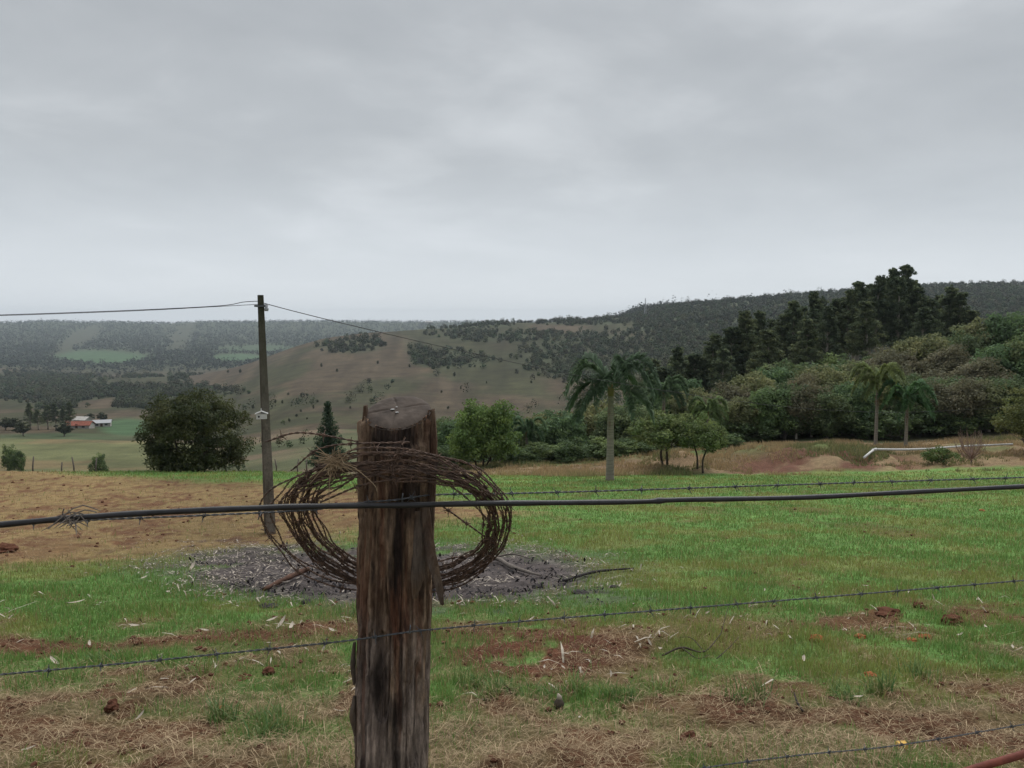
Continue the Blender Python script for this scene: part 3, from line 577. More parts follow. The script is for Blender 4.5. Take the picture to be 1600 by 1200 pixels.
UMB = broadleaf(310, 4.4, 2.1, 0.34, 130, 90, 0.17, (0.105, 0.155, 0.055), (0.195, 0.235, 0.085), stems=2, tr=0.10, shape='umbrella', crad=0.55, limbs=16)
UMB2 = broadleaf(311, 4.4, 2.1, 0.34, 130, 90, 0.17, (0.110, 0.160, 0.055), (0.20, 0.240, 0.085), stems=2, tr=0.10, shape='umbrella', crad=0.55, limbs=16)
b = on_ground(1040, 48); plant_tree('flat_topped_tree', UMB, 4.4, 2.1, b, height_to(b, 641), 2.35, 'yellow-green flat-topped tree nearer the lone palm, left of the pair', bark='dark_bark')
b = on_ground(1094, 46.5); plant_tree('flat_topped_tree', UMB2, 4.4, 2.1, b, height_to(b, 645), 1.75, 'yellow-green flat-topped tree by the red bank, right of the pair', bark='dark_bark')
DRK = broadleaf(320, 4.7, 3.1, 0.07, 330, 110, 0.18, (0.040, 0.056, 0.026), (0.088, 0.098, 0.040), stems=7, tr=0.22, shape='mound', crad=0.55, limbs=34, elong=2.4)
b = on_ground(302, 45); plant_tree('dark_tree', DRK, 4.7, 3.1, b, height_to(b, 606), 3.35, 'broad dark evergreen tree with many stems on the field crest at left', bark='dark_bark')
CON = conifer(330); b = on_ground(514, 68); plant_tree('young_conifer', CON, 5.0, 1.5, b, height_to(b, 629), 1.55, 'young dark conifer between the concrete pole and the fence post', bark='dark_bark')
BSH = broadleaf(340, 1.8, 1.2, 0.10, 50, 70, 0.13, (0.078, 0.126, 0.048), (0.144, 0.210, 0.067), stems=3, tr=0.06, crad=0.4)
b = on_ground(1467, 48); plant_tree('round_bush', BSH, 1.8, 1.2, b, height_to(b, 697), 1.05, 'small round green bush below the white pipe', 'bush', bark='dark_bark')
YEL = broadleaf(350, 4.6, 2.0, 0.08, 120, 85, 0.17, (0.135, 0.155, 0.052), (0.23, 0.235, 0.085), stems=3, tr=0.1, crad=0.55)
b = on_ground(1608, 52); plant_tree('yellow_green_tree', YEL, 4.6, 2.0, b, height_to(b, 610), 2.0, 'yellowish green tree cut off by the right edge of the picture')
# a leafless shrub
o = thing('bare_shrub', 'leafless pinkish grey shrub right of the round bush', 'shrub', on_ground(1517, 49)); r = np.random.default_rng(9)
mb = MB(); mb.tube([(0, 0, -0.2), (0.02, 0, 0.35), (0, 0, 0.7)], [0.05, 0.04, 0.03], 6); obj('stem', mb.mesh('stem', True), MAT['greywood'], o)
mb = MB()
for k in range(46):
    a = r.uniform(0, 6.28); e = r.uniform(0.25, 1.0); q = np.array((math.cos(a)*e*1.15, math.sin(a)*e*1.15, r.uniform(1.3, 2.35))); s = np.array((0, 0, r.uniform(0.35, 0.7)))
    c = curve([s, s*0.5+q*0.5+np.array((math.cos(a)*0.2, math.sin(a)*0.2, -0.1)), q], 7); mb.tube(c, np.linspace(0.022, 0.007, 7), 4)
    for j in (3, 4, 5): mb.tube([c[j], c[j]+r.normal(0, 0.16, 3)+np.array((0, 0, 0.28))], [0.009, 0.005], 3)
obj('twigs', mb.mesh('twigs'), material('pinkish_twigs', flat((0.27, 0.19, 0.155), 0.9)), o)

# far left farm trees and scattered single trees
FAR1 = broadleaf(360, 8, 2.4, 0.10, 40, 44, 0.7, (0.050, 0.062, 0.036), (0.078, 0.090, 0.048), tr=0.2, crad=0.9)
fl = [(8, 658, 300), (25, 652, 300), (48, 630, 310), (60, 640, 305), (75, 633, 310), (88, 630, 312), (100, 634, 315), (110, 627, 318), (37, 672, 260), (100, 668, 262), (140, 652, 380), (160, 648, 390)]
fl.sort()
for i, (px, tp, d) in enumerate(fl):
    b = on_ground(px, d); h = max(5.0, height_to(b, tp)); plant_tree('farm_tree', EUC[i % 5] if tp < 645 else FAR1, 20.0 if tp < 645 else 8.0, 1.0 if tp < 645 else 2.4, b, h, 1.0 if tp < 645 else 2.6, f'dark tree beside the distant farm, {nth(i)}', 'tree', 'trees round the distant farm')
for i, (px, tp, d, r_) in enumerate([(16, 698, 130, 1.3), (29, 702, 128, 1.3), (156, 711, 118, 1.35)]):
    b = on_ground(px, d); lab = ['small dark round tree in the meadow, left of the touching pair', 'small dark round tree in the meadow, right of the touching pair', 'lone small round tree in the meadow left of the broad dark tree'][i]
    plant_tree('meadow_tree', SHR[i], 3.5, 1.7, b, max(2.2, height_to(b, tp)), r_, lab, 'tree', bark='dark_bark')
HT = [(450, 618), (490, 640), (441, 632), (470, 645), (480, 620), (496, 630), (463, 652), (452, 660), (527, 582), (502, 575), (375, 584), (356, 583), (430, 632), (700, 640), (720, 610), (760, 600), (742, 575), (710, 590), (770, 640), (480, 656), (830, 600), (690, 615), (590, 570), (640, 575), (612, 600), (585, 625), (547, 640), (408, 620), (395, 640), (365, 650)]
for i, (px, py) in enumerate(sorted(HT)):
    ds = np.exp(np.linspace(math.log(130), math.log(1050), 500)); a_, b_, c_ = ray(px, py); g = H(a_/b_*ds, ds)-(ZC+c_/b_*ds); k = int(np.argmax(g >= 0)) if g.max() >= 0 else 300
    d = ds[k]; b = np.array((a_/b_*d, d, float(H(a_/b_*d, d)))); s = d/420*random.uniform(0.7, 1.25)
    plant_tree('hillside_tree', FAR1, 8.0, 2.4, b, (2.6+2.2*random.random())*s*0.62, (0.8+0.6*random.random())*s*0.62, f'small dark tree dotted on the bare brown hillside, {nth(i)}', 'tree', 'single trees dotted on the brown hillside', bark='dark_bark')

# ------------------------------------------------------------------ farm buildings and mast
def barn(label, b, w, dp, hw, hr, roofmat, rot):
    o = thing('farm_building', label, 'building', b, 'distant farm buildings', rot); mb = MB()
    V = [(-w/2,-dp/2,-1),(w/2,-dp/2,-1),(w/2,dp/2,-1),(-w/2,dp/2,-1),(-w/2,-dp/2,hw),(w/2,-dp/2,hw),(w/2,dp/2,hw),(-w/2,dp/2,hw),(-w/2,0,hw+hr),(w/2,0,hw+hr)]
    mb.add(V, [np.array([(0,1,5,4),(2,3,7,6)]), np.array([(1,2,6,9,5),(3,0,4,8,7)])]); obj('wall', mb.mesh('wall'), MAT['wallw'], o)
    mb = MB(); e = 0.5
    for s in (-1, 1):
        A = np.array([(-w/2-e, s*(dp/2+e), hw-e*hr/(dp/2)+0.06), (w/2+e, s*(dp/2+e), hw-e*hr/(dp/2)+0.06), (w/2+e, 0, hw+hr+0.06), (-w/2-e, 0, hw+hr+0.06)]); B = A+np.array((0, 0, 0.16))
        mb.add(np.vstack((A, B)), [(0,1,2,3),(4,5,6,7),(0,1,5,4),(1,2,6,5),(2,3,7,6),(3,0,4,7)])
    obj('roof', mb.mesh('roof'), roofmat, o)
    for k in (-1, 1):
        mb = MB(); mb.box((k*w*0.27-0.6, -dp/2-0.05, hw*0.35), (k*w*0.27+0.6, -dp/2+0.02, hw*0.8)); obj('window', mb.mesh('window'), MAT['pane'], o)
    mb = MB(); mb.box((-0.5, -dp/2-0.06, -0.3), (0.5, -dp/2+0.02, 2.0)); obj('door', mb.mesh('door'), MAT['brownwood'], o)
    return o
barn('long low farm building with a red tiled roof', on_ground(124, 330), 10, 6, 1.5, 1.3, MAT['redroof'], 0.15)
barn('small white farm house behind the red roof', on_ground(130, 365), 6, 5, 2.4, 1.2, MAT['wallw'], -0.2)
barn('pale farm shed at the right end of the distant farm', on_ground(160, 352), 7, 5, 1.8, 1.0, MAT['steel'], 0.35)
barn('tiny white building on the far ridge above the fence post', on_ground(670, 4250), 42, 20, 9, 4, MAT['wallw'], 0.1)
b = on_ground(1008, 1180); mh = height_to(b, 466); o = thing('lattice_mast', 'thin lattice mast on the skyline between two wooded ridges', 'mast', b)
for k in range(3):
    a = k*2.094; mb = MB(); mb.tube([(math.cos(a)*2.0, math.sin(a)*2.0, -1), (math.cos(a)*0.4, math.sin(a)*0.4, mh)], [0.32, 0.22], 5); obj('mast_leg', mb.mesh('mast_leg'), MAT['steel'], o)
mb = MB()
for j in range(12):
    z0, z1 = mh*j/12, mh*(j+1)/12; w0, w1 = 2.0-1.6*j/12, 2.0-1.6*(j+1)/12
    for k in range(3): a, c = k*2.094, (k+1)*2.094; mb.tube([(math.cos(a)*w0, math.sin(a)*w0, z0), (math.cos(c)*w1, math.sin(c)*w1, z1)], 0.11, 4)
obj('bracing', mb.mesh('bracing'), MAT['steel'], o)

# ------------------------------------------------------------------ white pipe and far stakes
o = thing('white_pipe', 'long white pipe lying across the grassy bank under the two palms', 'pipe', on_ground(1450, 53))
bl = np.array(o.location)
wp = [P(1350, 715, 48.6), P(1366, 702, 51.4)]; mb = MB(); mb.tube([q-bl for q in wp], 0.075, 8); obj('short_length', mb.mesh('short_length', True), MAT['white'], o)
mb = MB(); mb.tube(curve([P(1366, 702, 51.4)-bl, P(1412, 702.5, 51.8)-bl, P(1450, 701.5, 52)-bl], 8), 0.075, 8); obj('long_length', mb.mesh('long_length', True), MAT['white'], o)
mb = MB(); mb.tube(curve([P(1450, 701.5, 52)-bl, P(1500, 697.5, 52.5)-bl, P(1582, 694, 53.5)-bl], 9), 0.065, 8); obj('long_length', mb.mesh('long_length', True), MAT['white'], o)
mb = MB(); mb.tube([P(1364, 703, 51.1)-bl, P(1369, 702, 51.5)-bl], 0.10, 8); obj('elbow_joint', mb.mesh('elbow_joint', True), MAT['white'], o)
r = np.random.default_rng(4)
for k, px in enumerate([385, 400, 440]): pass
for i, px in enumerate([52, 98, 116, 150, 432, 466, 480, 517]):
    b = on_ground(px, 46.5 if px < 300 else 50); mb = MB(); h = r.uniform(0.9, 1.3); mb.tube([(0, 0, -0.3), (r.normal(0, 0.03), 0, h*0.5), (r.normal(0, 0.05), 0, h)], [0.05, 0.045, 0.035], 6)
    o = obj('fence_stake', mb.mesh('fence_stake', True), MAT['greywood'], None, b); tag(o, f'thin grey stake along the far field crest, {nth(i)}', 'stake', 'stakes along the far field crest')

# ------------------------------------------------------------------ concrete pole, box, power lines
D_POLE = 16.0
pb = P(422, 834, D_POLE); pt = P(407, 461, D_POLE); b = on_ground(422, D_POLE); ax = pt-pb
o = thing('utility_pole', 'leaning mossy concrete power pole with a grooved face', 'pole', b)
prof = np.array([(-1,-1),(1,-1),(1,-0.5),(0.35,-0.35),(0.35,0.35),(1,0.5),(1,1),(-1,1),(-1,0.5),(-0.35,0.35),(-0.35,-0.35),(-1,-0.5)], float)
V = []; nl = 14
ca, sa = math.cos(0.5), math.sin(0.5)
for k in range(nl+1):
    t = -0.06 + 1.06*k/nl; w = 0.120*(1-t)+0.062*t; c = (pb-b)+ax*t
    for q in prof*w*np.array((0.8, 1.0)): V.append((c[0]+q[0]*ca-q[1]*sa, c[1]+q[0]*sa+q[1]*ca, c[2]))
F = np.array([(k*12+j, k*12+(j+1) % 12, (k+1)*12+(j+1) % 12, (k+1)*12+j) for k in range(nl) for j in range(12)]); n0 = nl*12
mb = MB(); mb.add(V, [F, np.array([list(range(n0, n0+12))])]); obj('shaft', mb.mesh('shaft'), MAT['pole'], o)
def at_pole(t): return (pb-b)+ax*t
q = at_pole(0.955); mb = MB(); mb.box(q+np.array((-0.10, -0.115, -0.02)), q+np.array((0.10, 0.10, 0.02))); obj('steel_band', mb.mesh('steel_band'), MAT['wire'], o)
q = at_pole(0.948)+np.array((0.12, -0.03, 0)); mb = MB(); mb.tube([q+np.array((0, 0, -0.07)), q+np.array((0, 0, -0.02)), q+np.array((0, 0, 0.0)), q+np.array((0, 0, 0.07))], [0.035, 0.05, 0.028, 0.045], 10); obj('insulator', mb.mesh('insulator', True), MAT['steel'], o)
for t in (0.115, 0.06, 0.02):
    q = at_pole(t); mb = MB(); a = np.linspace(0, 6.28, 16, endpoint=False); mb.tube(np.stack((q[0]+0.19*np.cos(a), q[1]+0.19*np.sin(a), q[2]+0.03*np.sin(2*a)), 1), 0.006, 5, None, True); obj('wire_tie', mb.mesh('wire_tie'), MAT['rust'], o)
q = b+at_pole(0.505)+np.array((-0.02, -0.17, 0)); o = thing('pole_box', 'small white box with a pitched lid fixed on the concrete pole', 'box', q, rotz=0.25, scale=(0.75, 0.75, 0.72))
mb = MB(); mb.box((-0.135, -0.09, -0.09), (0.135, 0.06, 0.055)); obj('body', mb.mesh('body'), MAT['white'], o)
for s in (-1, 1):
    mb = MB(); A = np.array([(s*0.17, -0.13, 0.05), (s*0.17, 0.08, 0.05), (0, 0.08, 0.125), (0, -0.13, 0.125)]); mb.add(np.vstack((A, A+np.array((0, 0, 0.018)))), [(0,1,2,3),(4,5,6,7),(0,1,5,4),(1,2,6,5),(2,3,7,6),(3,0,4,7)])
    obj('lid_panel', mb.mesh('lid_panel'), MAT['white'], o)
mb = MB(); mb.tube([(-0.07, -0.093, -0.02), (-0.07, -0.085, -0.02)], 0.028, 12); obj('round_opening', mb.mesh('round_opening'), MAT['dark'], o)
mb = MB(); mb.tube([(-0.01, 0.0, 0.13), (-0.01, 0.0, 0.21)], 0.012, 6); obj('vent_pin', mb.mesh('vent_pin'), MAT['white'], o)
def line(label, pix, dep, rad):
    pts = curve([P(x, y, d) for (x, y), d in zip(pix, dep)], 70); c = pts[0].copy(); mb = MB(); mb.tube(pts-c, rad, 5)
    tag(obj('power_line', mb.mesh('power_line', True), MAT['line'], None, c), label, 'cable', 'power lines')
line('upper power line running left from the concrete pole', [(403, 470.5), (380, 472), (340, 478), (200, 485), (0, 492), (-160, 495)], [16, 16.05, 16.1, 16.4, 16.8, 17.2], 0.0075)
line('lower power line running left from the concrete pole', [(404, 475.5), (375, 477), (330, 479.5), (200, 486.2), (0, 493.2), (-160, 496.5)], [16, 16.05, 16.1, 16.4, 16.8, 17.2], 0.006)
line('long sagging power line dropping right from the concrete pole across the wood', [(413, 474), (470, 489), (560, 511), (720, 548), (940, 594), (1160, 628), (1300, 641), (1420, 644), (1570, 636), (1700, 622)], [16, 17, 18.6, 21.5, 26, 32, 36, 40, 43, 46], 0.009)

# ------------------------------------------------------------------ fence: post, wires, hose
D0 = 1.80
def fd(px): return D0 + 0.21*((px-620)/1209.0)*1.8*(1+0.16*(px-620)/1000.0)
pt_ = P(622, 641, D0); pb_ = P(612, 1180, D0+0.02); pdir = (pb_-pt_)/abs(pb_[2]-pt_[2]); post_base = pt_+pdir*(pt_[2]-float(H(pb_[0], D0)))
POST_H = pt_[2]-post_base[2]
o_post = thing('fence_post', 'weathered round wooden fence post with peeling bark in the foreground', 'post', post_base)
na, nz = 280, 560; th = np.linspace(0, 2*math.pi, na, endpoint=False)[None, :]; zz = np.linspace(-0.25, POST_H, nz)[:, None]
TH, ZZ = np.broadcast_arrays(th, zz); CX, SY = np.cos(TH), np.sin(TH)          # angle -pi/2 faces the camera
cut = POST_H + 0.45*0.075*SY                                                   # slanting saw cut, low at the front
def pn(su, sv, seed, oct=4): return 0.5*(fbm(TH/6.283*su, ZZ*sv, seed, oct)+fbm((TH/6.283-1)*su, ZZ*sv, seed, oct)*0+fbm(CX*su/4, SY*su/4+ZZ*sv, seed+5, oct))
core = 0.0735 + 0.004*np.sin(2*TH+0.6) + 0.006*(fbm(CX*1.6+3, SY*1.6+ZZ*1.5, 5)-0.5) + 0.009*np.clip((POST_H-0.4-ZZ)/1.0, 0, 1)
bt = 0.012*(0.45+1.1*fbm(CX*3+ZZ*0.4, SY*3+ZZ*1.3, 8)) 
angL = np.abs((TH-math.pi+math.pi) % (2*math.pi)-math.pi)                       # distance from left flank (angle pi)
angL = np.abs(((TH-math.pi) + math.pi) % (2*math.pi) - math.pi); angR = np.abs((TH + math.pi) % (2*math.pi)-math.pi)
flank = np.maximum(1-sstep(0.38, 0.46, np.abs(angL-0.05)), 1-sstep(0.34, 0.42, angR))
edge = POST_H-0.062-0.03*fbm(CX*4, SY*4, 77)+flank*0.052
bark_on = sstep(-0.006, 0.004, edge-ZZ)
gap = np.zeros_like(core)                                                       # places where the bark has fallen off
for (a0, z0, ra, rz_) in ((-1.25, POST_H-0.36, 0.33, 0.19), (-0.62, POST_H-0.33, 0.22, 0.22), (-2.3, POST_H-0.10, 0.42, 0.10), (-1.75, POST_H-0.62, 0.26, 0.12), (-0.7, POST_H-0.72, 0.3, 0.14)):
    da = (TH-a0+math.pi) % (2*math.pi)-math.pi; q = np.sqrt((da/ra)**2+((ZZ-z0)/rz_)**2)+0.5*(fbm(CX*5+ZZ*2, SY*5+ZZ*6, 90+int(a0*10))-0.5); gap = np.maximum(gap, 1-sstep(0.85, 1.0, q))
R = core + bt*bark_on*(1-gap)
R = R - 0.007*sstep(0.5, 0.68, fbm(TH*7.5, ZZ*3.0, 12, 4)) + 0.007*(fbm(TH*16, ZZ*8, 14, 4)-0.5) - 0.004*sstep(0.55, 0.62, fbm(TH*4, ZZ*14, 19, 3))
for k, (a0, amp, w, zl, zh) in enumerate(((-1.30, 0.016, 0.035, 0.25, 0.80), (-1.02, 0.015, 0.030, 0.30, 0.86), (-0.62, 0.018, 0.045, 0.0, 0.70), (-1.95, 0.010, 0.030, 0.15, 0.62), (-2.35, 0.010, 0.028, 0.5, 1.15), (-0.35, 0.012, 0.035, 0.2, 1.2), (-1.6, 0.010, 0.026, 0.75, 1.25), (-2.75, 0.012, 0.04, 0.1, 1.0), (-1.15, 0.010, 0.025, 0.9, 1.30), (-1.8, 0.008, 0.022, -0.1, 0.35), (-2.1, 0.008, 0.022, 0.85, 1.2))):
    da = (TH-a0-0.13*(fbm(ZZ*5, ZZ*0+k, 60+k)-0.5)-0.05*np.sin(ZZ*9+k)+math.pi) % (2*math.pi)-math.pi
    R = R - amp*np.exp(-(da/w)**2)*sstep(zl, zl+0.08, ZZ)*(1-sstep(zh-0.10, zh, ZZ))
for zc_, amp in ((0.47, 0.006), (0.40, 0.004)):
    dz = ZZ-zc_-0.03*(fbm(TH*2.5, TH*0, 31)-0.5); R = R-amp*np.exp(-(dz/0.006)**2)*(SY < -0.2)
Zp = np.minimum(ZZ, np.where(bark_on > 0.5, POST_H+0.02, cut)); Zp = np.minimum(Zp, cut+flank*0.004*(bark_on > 0.5)+np.where(bark_on > 0.5, 0.0, 0))
lx = (pdir[0])*(POST_H-Zp); ly = pdir[1]*(POST_H-Zp); off = pt_-post_base
V = np.stack((R*CX + off[0]+lx, R*SY + off[1]+ly, Zp), -1).reshape(-1, 3)
i = np.arange(nz-1)[:, None]; j = np.arange(na)[None, :]; F = np.stack(np.broadcast_arrays(i*na+j, i*na+(j+1) % na, (i+1)*na+(j+1) % na, (i+1)*na+j), -1).reshape(-1, 4)
def pc(su, sv, seed, oct=5): return fbm(TH*su, ZZ*sv, seed, oct, 0.6)
def spot(a0, z0, ra, rz_, seed, soft=0.5):
    da = (TH-a0+math.pi) % (2*math.pi)-math.pi; q = np.sqrt((da/ra)**2+((ZZ-z0)/rz_)**2)+1.3*(fbm(TH*9, ZZ*9, seed, 4, 0.6)-0.5); return 1-sstep(1-soft, 1+soft*0.3, q)
low = 1-sstep(POST_H-0.60, POST_H-0.42, ZZ+0.10*(pc(3, 3, 70)-0.5))
st1 = sstep(0.34, 0.66, 0.6*pc(6, 4.5, 71)+0.4*pc(12, 14, 69)); st2 = pc(22, 16, 72)
PC = lerp(np.array((0.105, 0.064, 0.043)), np.array((0.285, 0.198, 0.134)), st1); PC = lerp(PC, lerp(np.array((0.135, 0.103, 0.088)), np.array((0.345, 0.275, 0.235)), st1), low*sstep(0.30, 0.55, pc(3.5, 4, 73)))
PC = lerp(PC, np.array((0.145, 0.060, 0.036)), np.maximum(0.75*spot(-1.25, POST_H-0.46, 0.30, 0.11, 74), 0.5*sstep(0.56, 0.66, pc(4, 3.5, 75))))
blk = np.maximum.reduce([0.92*spot(-1.32, POST_H-0.33, 0.26, 0.15, 76), 0.8*spot(-1.05, POST_H-0.20, 0.5, 0.07, 77), 0.85*spot(-1.45, POST_H-0.06, 1.0, 0.045, 78), 0.7*spot(-1.9, POST_H-0.62, 0.24, 0.07, 79), 0.7*spot(-1.35, POST_H-0.70, 0.3, 0.05, 80), 0.75*spot(-2.2, POST_H-0.87, 0.3, 0.06, 82), 0.6*sstep(0.60, 0.68, pc(6, 4.2, 81))])
PC = lerp(PC, np.array((0.022, 0.017, 0.017)), blk)*(0.55+0.9*st2[..., None])
obj('wood_body', mesh_np('wood_body', V, [F], PC.reshape(-1, 3), True), material('post_wood', m_post_body), o_post)
# sawn top
nr = 26; rr = np.linspace(0, 1, nr)[:, None]; Rt = core[-1][None, :]*rr*1.0; tt = th
zt = POST_H+0.45*Rt*np.sin(tt) + 0.0035 - 0.010*rr**6 - 0.003*(fbm(Rt*np.cos(tt)*60, Rt*np.sin(tt)*60, 3)-0.5)
for a0 in (0.4, 1.9, 3.3, 4.6): zt = zt - 0.006*np.exp(-((((tt-a0+math.pi) % 6.2832)-math.pi)*(rr+0.1)/0.05)**2)*rr*(1-rr**3)
V = np.stack((Rt*np.cos(tt)+off[0], Rt*np.sin(tt)+off[1], zt), -1).reshape(-1, 3)
i = np.arange(nr-1)[:, None]; F = np.stack(np.broadcast_arrays(i*na+j, i*na+(j+1) % na, (i+1)*na+(j+1) % na, (i+1)*na+j), -1).reshape(-1, 4)
def m_top(t):
    n = noise(t, 26, 6, 0.65); n2 = noise(t, 7, 4)
    c = ramp(t, n, [(0.3, (0.036, 0.027, 0.022)), (0.6, (0.080, 0.062, 0.050)), (0.78, (0.125, 0.100, 0.083))]); c = mixc(t, ramp(t, n2, [(0.5, 0.0), (0.7, 0.6)]), c, (0.06, 0.045, 0.036))
    return princ(t, c, 0.85, 0.25, normal=bump(t, n, 0.5, 0.004))
obj('sawn_top', mesh_np('sawn_top', V, [F], None, True), material('sawn_end_grain', m_top), o_post)
for (dx, dy, s) in ((-0.012, -0.006, 0.0035), (0.000, -0.018, 0.003), (-0.004, 0.004, 0.002)):
    mb = MB(); mb.add(ICO2[0]*np.array((s*1.5, s, s*0.4))+np.array((off[0]+dx, off[1]+dy, POST_H+0.45*dy+0.0055)), ICO2[1]); o = obj('lichen_speck', mb.mesh('lichen_speck', True), MAT['white'], o_post)
def strip(name, pix, w, dthick, mat=MAT['post'], seed=0, yoff=-0.095, parent=o_post):
    r = np.random.default_rng(seed); c = curve([P(x, y, D0+yo) for x, y, yo in pix], 40)-post_base; n = len(c); mb = MB(); t = np.linspace(0, 1, n)
    wd = np.interp(t, np.linspace(0, 1, len(w)), w)*(1+0.22*(fbm(t*14, t*0+seed, 5)-0.5)); m = 7; a = np.linspace(-1, 1, m)
    crv = 0.35*(1-a[None, :]**2)*wd[:, None]
    top = np.stack((c[:, 0:1]+a[None, :]*wd[:, None], c[:, 1:2]-crv, c[:, 2:3]+0*a[None, :]+0.004*(fbm(t[:, None]*20, a[None, :]*3, seed)-0.5)), -1)
    bot = top+np.array((0, dthick, 0)); V = np.concatenate((top.reshape(-1, 3), bot.reshape(-1, 3))); i = np.arange(n-1)[:, None]; jj = np.arange(m-1)[None, :]
    f = np.stack((i*m+jj, i*m+jj+1, (i+1)*m+jj+1, (i+1)*m+jj), -1).reshape(-1, 4); K = n*m; fb = f[:, ::-1]+K
    ii = np.arange(n-1); s1 = np.stack((ii*m, (ii+1)*m, (ii+1)*m+K, ii*m+K), 1); s2 = np.stack((ii*m+m-1, ii*m+m-1+K, (ii+1)*m+m-1+K, (ii+1)*m+m-1), 1)
    jj = np.arange(m-1); e1 = np.stack((jj, jj+K, jj+1+K, jj+1), 1); e2 = e1[:, ::-1]+(n-1)*m
    mb.add(V, np.concatenate((f, fb, s1, s2, e1, e2))); return obj(name, mb.mesh(name, True), mat, parent)
strip('peeling_bark_strip', [(664, 785, -0.075), (668, 830, -0.085), (675, 875, -0.10), (684, 910, -0.115), (691, 945, -0.125)], [0.008, 0.011, 0.012, 0.009, 0.004], 0.006, seed=3)
strip('bark_slab', [(676, 640, -0.022), (677, 690, -0.026), (675, 760, -0.030), (672, 830, -0.036)], [0.003, 0.0075, 0.008, 0.007], 0.02, seed=5)
strip('bark_slab', [(570, 634, -0.022), (569, 680, -0.026), (571, 740, -0.034), (573, 800, -0.04)], [0.003, 0.0075, 0.007, 0.004], 0.02, seed=7)
strip('bark_slab', [(652, 800, -0.074), (655, 850, -0.082), (652, 900, -0.084), (648, 935, -0.084)], [0.006, 0.014, 0.016, 0.005], 0.008, seed=11)
strip('bark_flake', [(553, 1005, -0.03), (551, 1040, -0.03), (553, 1070, -0.025)], [0.003, 0.006, 0.002], 0.01, seed=13)
strip('bark_flake', [(553, 1090, -0.03), (551, 1120, -0.032), (555, 1150, -0.025)], [0.003, 0.008, 0.003], 0.01, seed=15)

def twist(path, hel, rad, pitch, step=None, sides=4):
    seg = np.linalg.norm(np.diff(path, axis=0), axis=1); s = np.concatenate(([0], np.cumsum(seg))); n = max(8, int(s[-1]/(step or pitch/7)))
    q = np.linspace(0, s[-1], n); c = np.stack([np.interp(q, s, path[:, k]) for k in range(3)], 1)
    t = np.gradient(c, axis=0); t /= np.linalg.norm(t, axis=1)[:, None]; a1 = np.cross(t, np.array((0.13, 0.4, 0.9))); a1 /= np.linalg.norm(a1, axis=1)[:, None]; a2 = np.cross(t, a1)
    ph = q/pitch*2*math.pi; out = []
    for k in (0, math.pi): out.append(c+hel*(np.cos(ph+k)[:, None]*a1+np.sin(ph+k)[:, None]*a2))
    return c, out, q
def barb_mesh(r, rad=0.0011, L=0.016):
    mb = MB(); a = np.linspace(0, 4*math.pi, 14); mb.tube(np.stack((np.linspace(-0.004, 0.004, 14), 0.0036*np.cos(a), 0.0036*np.sin(a)), 1), rad, 4)
    for k in range(4):
        an = k*1.57+r.uniform(-0.4, 0.4); q = np.array((r.uniform(-0.007, 0.007), math.cos(an)*L, math.sin(an)*L)); mb.tube([np.array((-0.004 if k % 2 else 0.004, 0, 0)), q*0.4, q], [rad*1.1, rad, rad*0.5], 4)
    return mb.mesh('barb')
BARB = {m: [barb_mesh(np.random.default_rng(k+s)) for k in range(3)] for m, s in (('wire', 0), ('rust', 50))}
for m, l in BARB.items():
    for q in l: q.materials.append(MAT[m])
def add_barbs(parent, c, q, spacing, kind, r, jit=0.25):
    t = np.gradient(c, axis=0)
    for s in np.arange(spacing*r.uniform(0.2, 0.9), q[-1], spacing):
        k = min(len(c)-1, int(np.searchsorted(q, s+r.normal(0, spacing*jit*0.3)))); o = obj('barb', BARB[kind][r.integers(3)], None, parent, c[k])
        o.rotation_mode = 'QUATERNION'; o.rotation_quaternion = Vector(t[k]).to_track_quat('X', 'Z') @ __import__('mathutils').Quaternion((1, 0, 0), r.uniform(0, 6.28))
def barbed_wire(label, pix, dz, seed, mat='wire', spacing=0.12, hel=0.0014, rad=0.0012):
    r = np.random.default_rng(seed); path = curve([P(x, y, fd(x)+e) for x, y, e in pix], 160); path += 0.0008*r.normal(0, 1, path.shape)*0
    c0 = path[0].copy(); o = thing('barbed_wire', label, 'barbed wire', c0, 'barbed wires of the near fence')
    c, st, q = twist(path-c0, hel, rad, 0.035)
    for s in st: mb = MB(); mb.tube(s, rad, 4); obj('strand', mb.mesh('strand', True), MAT[mat], o)
    add_barbs(o, c, q, spacing, mat, r); return o
FR = -0.104
barbed_wire('top barbed wire running beside the black hose', [(-90, 826, -.03), (0, 820, -.03), (150, 812, -.03), (300, 806, -.035), (480, 797, -.06), (560, 786, -.085), (620, 781, FR), (684, 773, -.04), (800, 771, -.02), (980, 766, -.01), (1250, 757, 0), (1600, 746, 0), (1700, 743, 0)], 0, 1)
barbed_wire('middle barbed wire stapled across the post below the coil', [(-90, 1064, 0), (0, 1054, -.02), (200, 1036, -.03), (350, 1021, -.04), (480, 1008, -.06), (560, 999, -.08), (622, 990, FR-.004), (682, 983, -.05), (850, 968, -.02), (1000, 956, 0), (1250, 936, 0), (1600, 907, 0), (1700, 899, 0)], 0, 2)
barbed_wire('lowest barbed wire crossing the bottom right corner', [(700, 1262, -.05), (900, 1236, 0), (1100, 1200, 0), (1250, 1180, 0), (1400, 1165, 0), (1600, 1132, 0), (1700, 1115, 0)], 0, 3)
hp = curve([P(x, y, fd(x)+e) for x, y, e in [(-100, 830, -.07), (0, 820, -.07), (120, 809, -.075), (240, 801, -.08), (400, 794, -.14), (520, 790.5, -.16), (620, 789.5, -.125), (730, 787, -.15), (830, 786, -.12), (1000, 784, -.05), (1060, 781, -.05), (1250, 777.5, -.04), (1420, 769, -.03), (1600, 760, -.03), (1700, 755, -.03)]], 150)
